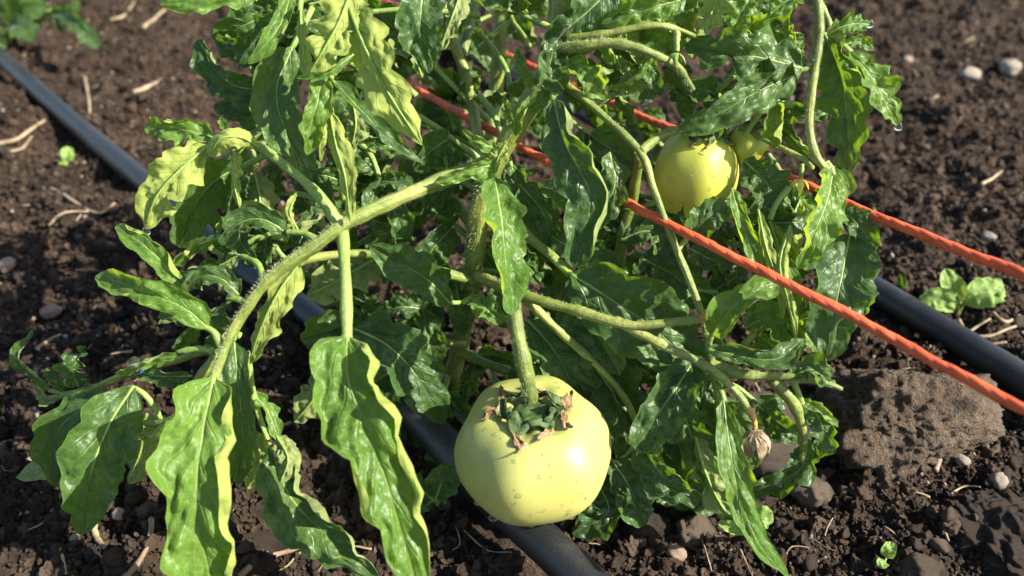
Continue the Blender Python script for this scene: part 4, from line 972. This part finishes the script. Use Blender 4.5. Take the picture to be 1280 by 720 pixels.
beads(t1, surf1, c1, .0272, 240, 1, .00038); beads(t2, surf2, c2, .0158, 150, 2, .00042)
def low_drop(px, py):              # drops clinging to the fruit's lower side
    d = nrm(FW + (px - 640) / F * RT - (py - 360) / F * UP); s_ = np.dot(c1 - CAM, d); q_ = CAM + d * s_; o_ = nrm(q_ - c1)
    bm = bmesh.new(); bmesh.ops.create_uvsphere(bm, u_segments=14, v_segments=10, radius=.0013)
    me = bpy.data.meshes.new("water_drop"); bm.to_mesh(me); bm.free(); me.materials.append(WATER); me.polygons.foreach_set("use_smooth", np.ones(len(me.polygons), dtype=bool))
    ob = link(bpy.data.objects.new("water_drop", me)); ob.location = Vector(q_); ob.scale = (1.2, 1, .8); reparent_keep(ob, t1)
for px, py in ((598, 628), (616, 648), (664, 655), (714, 645), (580, 600)): low_drop(px, py)

# ------------------------------------------------------------------ clods, stones, straw
def clod(name, px, py, rad, sq, m, label, cat, seed, sub=5, amp=.16, sink=.35, rot=0.0, group=None, sc=1.3, flat=.10):
    me = lump_mesh(name, sub, amp, sc, m, seed, sq, flat)
    o = link(bpy.data.objects.new(name, me)); p = on_ground(px, py); o.location = (p[0], p[1], p[2] + rad * sq[2] * (1 - 2 * sink) * .9)
    o.scale = (rad,) * 3; o.rotation_euler = (0, 0, rot)
    return tag(o, label, cat, group)
def big_clod():                     # broken lump with a flat face to the camera and a ridge on top
    bm = bmesh.new(); bmesh.ops.create_icosphere(bm, subdivisions=6, radius=1.0)
    planes = [(Vector((-.25, -.75, .62)).normalized(), .78), (Vector((.75, -.35, .55)).normalized(), .92), (Vector((.2, .6, .8)).normalized(), .72), (Vector((-.9, .1, .4)).normalized(), .95), (Vector((.3, -.95, -.1)).normalized(), .8)]
    for v in bm.verts:
        d = v.co.normalized(); k = 1.15
        for n_, dd in planes:
            t_ = n_.dot(d)
            if t_ > .05: k = min(k, dd / t_)
        k *= 1 + .13 * mn.noise(d * 2.0 + Vector((3, 1, 4))) + .11 * mn.noise(d * 5) + .075 * mn.noise(d * 12) + .055 * mn.noise(d * 26) + .035 * mn.noise(d * 55)
        v.co = Vector((d.x * k * .0335, d.y * k * .0235, d.z * k * .0250))
    me = bpy.data.meshes.new("soil_clod"); bm.to_mesh(me); bm.free(); me.materials.append(CLOD); me.polygons.foreach_set("use_smooth", np.ones(len(me.polygons), dtype=bool))
    o = link(bpy.data.objects.new("soil_clod", me)); p = on_ground(1126, 545); o.location = (p[0], p[1], p[2] + .010); o.rotation_euler = (0, 0, .15)
    tag(o, "big broken brown clod lying under the front orange twine", "clod")
big_clod()
clod("stone", 945, 560, .020, (1, .8, .9), STONE, "grey-brown stone tucked behind the withered flower", "stone", 4, 5, .10, .30)
clod("soil_clod", 1268, 694, .019, (1.1, 1.3, .8), CLODDARK, "dark rough clod at the corner below the big broken clod", "clod", 9, 6, .22, .3)
clod("soil_clod", 1012, 622, .0072, (1, .9, .9), CLOD, "small round brown clod beside the wavy leaf left of the big clod", "clod", 12, 4, .18, .25)
clod("soil_clod", 1150, 714, .006, (1.2, 1, .7), CLOD, "crumbly light brown clod next to the two tiny round seed leaves", "clod", 14, 4, .2, .35)
clod("soil_clod", 806, 668, .0085, (1, .9, .9), CLODDARK, "knobbly brown clod right of the big front tomato", "clod", 15, 4, .22, .3)
clod("soil_clod", 868, 672, .0075, (1, .9, .9), CLOD, "knobbly clod with hanging roots beneath the forked leaf tip", "clod", 16, 4, .24, .3)
clod("soil_clod", 325, 690, .008, (1.3, .9, .7), CLODDARK, "flat brown clod between the two big front leaves", "clod", 17, 4, .2, .35)
for k, (px, py, r, m_, lab) in enumerate((
    (1211, 98, .0085, PEBBLE, "pale rounded pebble on the sunlit soil behind the plant"),
    (1263, 84, .0100, PEBBLE, "largest pale pebble, beside a smaller white one near the frame corner"),
    (1236, 293, .0042, PEBBLE, "small white pebble just above the rear twine"),
    (1132, 82, .0050, PEBBLE_PINK, "pinkish pebble between the plant's top leaf and the pale pebbles"),
    (1246, 603, .0042, PEBBLE, "cream pebble on dark soil right of the big clod"),
    (1202, 578, .0030, PEBBLE, "tiny pale yellow pebble beside the curved root"),
    (66, 398, .0050, PEBBLE_PINK, "tan pebble above the curly low leaves on the dark soil"),
    (8, 330, .0050, PEBBLE_PINK, "brown pebble on dark soil away from the plant, below the hose"),
    (150, 645, .0030, PEBBLE_PINK, "small tan pebble under the large drooping matte leaf"),
    (93, 674, .0018, PEBBLE, "pale flake beneath the drooping leaf's tip"),
    (42, 505, .0018, PEBBLE, "tiny white speck of stone beside the curly low leaves"),
    (845, 695, .0040, PEBBLE_PINK, "tan crumb-like pebble below the clods right of the tomato"))):
    clod("pebble", px, py, r, (1, .8, .7), m_, lab, "pebble", 30 + k, 3, .16, .2, k * 1.1, "pebbles on the soil")
def bit(name, rows, r, m, label, cat, lift=.0012):
    w_ = np.array([on_ground(x, y, lift + (q[0] if q else 0)) for x, y, *q in rows])
    # keep it above the crumbs all along
    c = crom(w_, 26)
    for p in c: p[2] = max(p[2], hz(p[0], p[1]) + r * .7)
    c[:, 2] = np.convolve(np.pad(c[:, 2], 6, mode='edge'), np.ones(13) / 13, 'valid') + .0008
    V, Fc = tube_geo(c, np.linspace(r, r * .55, 26), 7, .16, abs(int(rows[0][0])))
    return tag(mesh_obj(name, V, Fc, m), label, cat, "dry bits on the soil")
bit("twig", [(66, 243), (90, 252), (120, 257), (145, 258)], .0013, ROOT, "long pale twig on the dark soil left of the plant", "twig")
bit("twig", [(62, 286), (85, 278), (112, 268)], .0009, ROOT, "thinner pale twig just below the long pale one", "twig")
bit("straw", [(107, 100), (110, 120), (113, 145)], .0014, STRAW, "bent straw standing out between the hose and the leafy side shoot", "straw")
bit("straw", [(180, 36), (194, 26), (208, 19)], .0019, STRAW, "thick pale straw near the bright top leaf", "straw")
bit("straw", [(140, 36), (155, 18), (168, 2)], .0014, STRAW, "slanting straw beside the corner plant's leaf", "straw")
bit("straw", [(168, 119), (183, 110), (202, 102)], .0018, STRAW, "greyish straw between the hose and the yellow-tipped leaf", "straw")
bit("straw", [(-6, 172), (20, 160), (56, 150)], .0016, STRAW, "broad blurred straw across the soil by the hose", "straw")
bit("straw", [(-4, 186), (18, 176), (40, 170)], .0010, STRAW, "narrow straw lying along the broad blurred straw", "straw")
bit("straw", [(116, 655), (122, 674), (133, 690)], .0014, STRAW, "curled straw under the tip of the drooping matte leaf", "straw")
bit("twig", [(150, 717), (172, 700), (198, 680)], .0012, TWIG, "brown twig next to the big bright front leaf's edge", "twig")
bit("straw", [(75, 686), (80, 702), (85, 722)], .0007, STRAW, "thin upright straw in the dark soil below the drooping leaf", "straw")
bit("twig", [(298, 718), (340, 700), (392, 682)], .0013, TWIG, "brown twig lying between the two big front leaves", "twig")
bit("root", [(1168, 592), (1178, 568), (1205, 543)], .0011, ROOT, "curved root lying right of the big broken clod", "root")
bit("root", [(1188, 618), (1205, 608), (1224, 612)], .0005, ROOT, "thin white rootlet below the curved root", "root")
bit("root", [(1206, 650), (1216, 660)], .0010, ROOT, "short pale rootlet against the dark corner clod", "root")
bit("root", [(872, 660), (878, 690), (888, 722)], .0004, ROOT, "thread-like root trailing from the knobbly clod", "root")
bit("root", [(980, 700), (988, 688), (1010, 686)], .00032, ROOT, "white hair root curving near the narrow leaf tip", "root")
bit("root", [(925, 688), (932, 704), (940, 722)], .00032, ROOT, "fine brown root left of the narrow leaf tip", "root")
bit("root", [(1030, 672), (1034, 660), (1040, 650)], .0004, ROOT, "tiny pale root left of the two round seed leaves", "root")
bit("root", [(570, 660), (575, 680), (566, 690)], .0004, ROOT, "looped brown root below the left side of the big tomato", "root")
bit("root", [(580, 665), (610, 690), (640, 708)], .00032, ROOT, "long hair root running beside the hose under the big tomato", "root")
for k, (rows, lab) in enumerate((([(1196, 432), (1214, 415), (1238, 398)], "pale straw rising beside the lobed light green seedling"), ([(1205, 415), (1235, 420), (1268, 412)], "pale straw lying flat behind the hose by the seedling"),
    ([(1222, 436), (1240, 424), (1258, 428)], "forked-looking straw closest to the hose below the seedling"), ([(1240, 392), (1256, 404), (1274, 396)], "whitish straw right of the seedling's broad leaf"),
    ([(1198, 402), (1210, 422), (1226, 430)], "straw crossing under the seedling's stem"), ([(1226, 232), (1240, 226), (1252, 215)], "short straw on the sunlit soil above the rear twine"))):
    bit("straw", rows, .0010, STRAW, lab, "straw", .002)

# ------------------------------------------------------------------ seedlings and the plant in the far corner
SEED = leaf_material("leaf_seedling", (0.16, 0.27, 0.05), (0.25, 0.37, 0.08), (0.28, 0.36, 0.13), (0.38, 0.52, 0.06), 0.25, 0.5)
def small_plant(name, base_px, leaves, label, cat, m=SEED, r=.0011, group=None, hw_teeth=.04):
    g = on_ground(*base_px, -.002); root = empty(name, tuple(g)); tag(root, label, cat, group)
    for k, (pts, hw, t_, rp, rn) in enumerate(leaves):
        st = np.vstack([g[None], (g * .4 + P(*pts[0]) * .6 + np.array([0, 0, .002]))[None], P(*pts[0])[None]])
        c = crom(st, 10); V, Fc = tube_geo(c, np.linspace(r, r * .7, 10), 7, .05, k)
        so = mesh_obj("stalk", V, Fc, RACHIS); reparent_keep(so, root)
        v, f, uv, mi = leaflet_geo(pts, hw, t_, rp, rn, 700 + k + int(base_px[0]), teeth=hw_teeth, wave=.06, prof=.5, nU=20, nS=6, quilt=.05)
        lo = mesh_obj("leaf", v, f, [m, RACHIS], None, uv, mi); reparent_keep(lo, root)
    return root
small_plant("seedling", (1196, 394), [([(1196, 384, 39.2), (1172, 372, 38.6), (1148, 380, 38.8)], 17, 10, 10, 10), ([(1200, 378, 39), (1190, 356, 38.8), (1182, 336, 39)], 15, -10, 10, 10),
            ([(1205, 378, 39), (1230, 366, 38.6), (1256, 362, 38.8)], 22, 5, 10, 10)], "lobed light green seedling with three leaves between rear twine and hose", "seedling", group="seedlings on the soil")
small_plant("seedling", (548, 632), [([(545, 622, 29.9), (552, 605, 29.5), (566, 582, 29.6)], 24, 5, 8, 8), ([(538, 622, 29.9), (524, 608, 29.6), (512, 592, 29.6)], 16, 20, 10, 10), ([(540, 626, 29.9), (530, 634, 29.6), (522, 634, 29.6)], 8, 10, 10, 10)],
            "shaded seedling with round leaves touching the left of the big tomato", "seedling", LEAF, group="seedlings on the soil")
small_plant("seedling", (948, 676), [([(938, 664, 28.2), (944, 650, 27.8), (966, 640, 27.8)], 19, 0, 10, 10), ([(934, 664, 28.3), (918, 660, 28.2), (898, 652, 28.4)], 9, 10, 20, 20)],
            "round bright green seedling beside the narrow leaf hanging at the plant's edge", "seedling", SEED, group="seedlings on the soil")
small_plant("seedling", (1106, 700), [([(1109, 697, 28.2), (1111, 688, 28.0), (1114, 677, 28.1)], 9, 0, 5, 5), ([(1106, 702, 28.2), (1103, 704, 28), (1097, 708, 28)], 7, 0, 5, 5)],
            "tiny seedling with two round seed leaves on bare soil", "seedling", SEED, .0005, group="seedlings on the soil", hw_teeth=0)
small_plant("seedling", (85, 205), [([(86, 202, 53.8), (84, 194, 53.5), (88, 184, 53.6)], 9, 0, 10, 10), ([(86, 204, 53.8), (80, 202, 53.6), (76, 196, 53.6)], 6, 0, 10, 10)],
            "tiny blurred green sprout by the hose's far side", "seedling", SEED, .0008, group="seedlings on the soil")
small_plant("seedling", (1127, 362), [([(1127, 360, 41), (1126, 352, 40.8), (1124, 342, 40.8)], 4, 20, 10, 10), ([(1128, 361, 41), (1132, 354, 40.8), (1131, 346, 40.8)], 3, 20, 10, 10)],
            "small grassy sprout behind the right hand hose near the large leaf", "seedling", LEAF, .0006, group="seedlings on the soil")
small_plant("young_plant", (18, 62), [([(8, 30, 72), (26, 34, 70.5), (44, 52, 70)], 22, 10, 20, 20), ([(6, 20, 72), (30, 10, 71), (60, 6, 71)], 22, 0, 20, 20), ([(0, 34, 72), (-10, 46, 70), (8, 60, 70)], 20, 10, 20, 20),
            ([(70, 14, 71), (94, 28, 69.5), (122, 62, 69.5)], 16, 10, 30, 20), ([(0, 10, 72), (-14, -8, 71), (10, -24, 71)], 26, 10, 20, 20), ([(64, 12, 71), (82, 14, 70.5), (100, 2, 70.5)], 9, 0, 20, 20), ([(72, 20, 71), (74, 30, 70.6), (78, 42, 70.6)], 7, 0, 20, 20)],
            "blurred young green plant in the far corner beside the hose's end", "plant", LEAF, .0018, hw_teeth=.15)
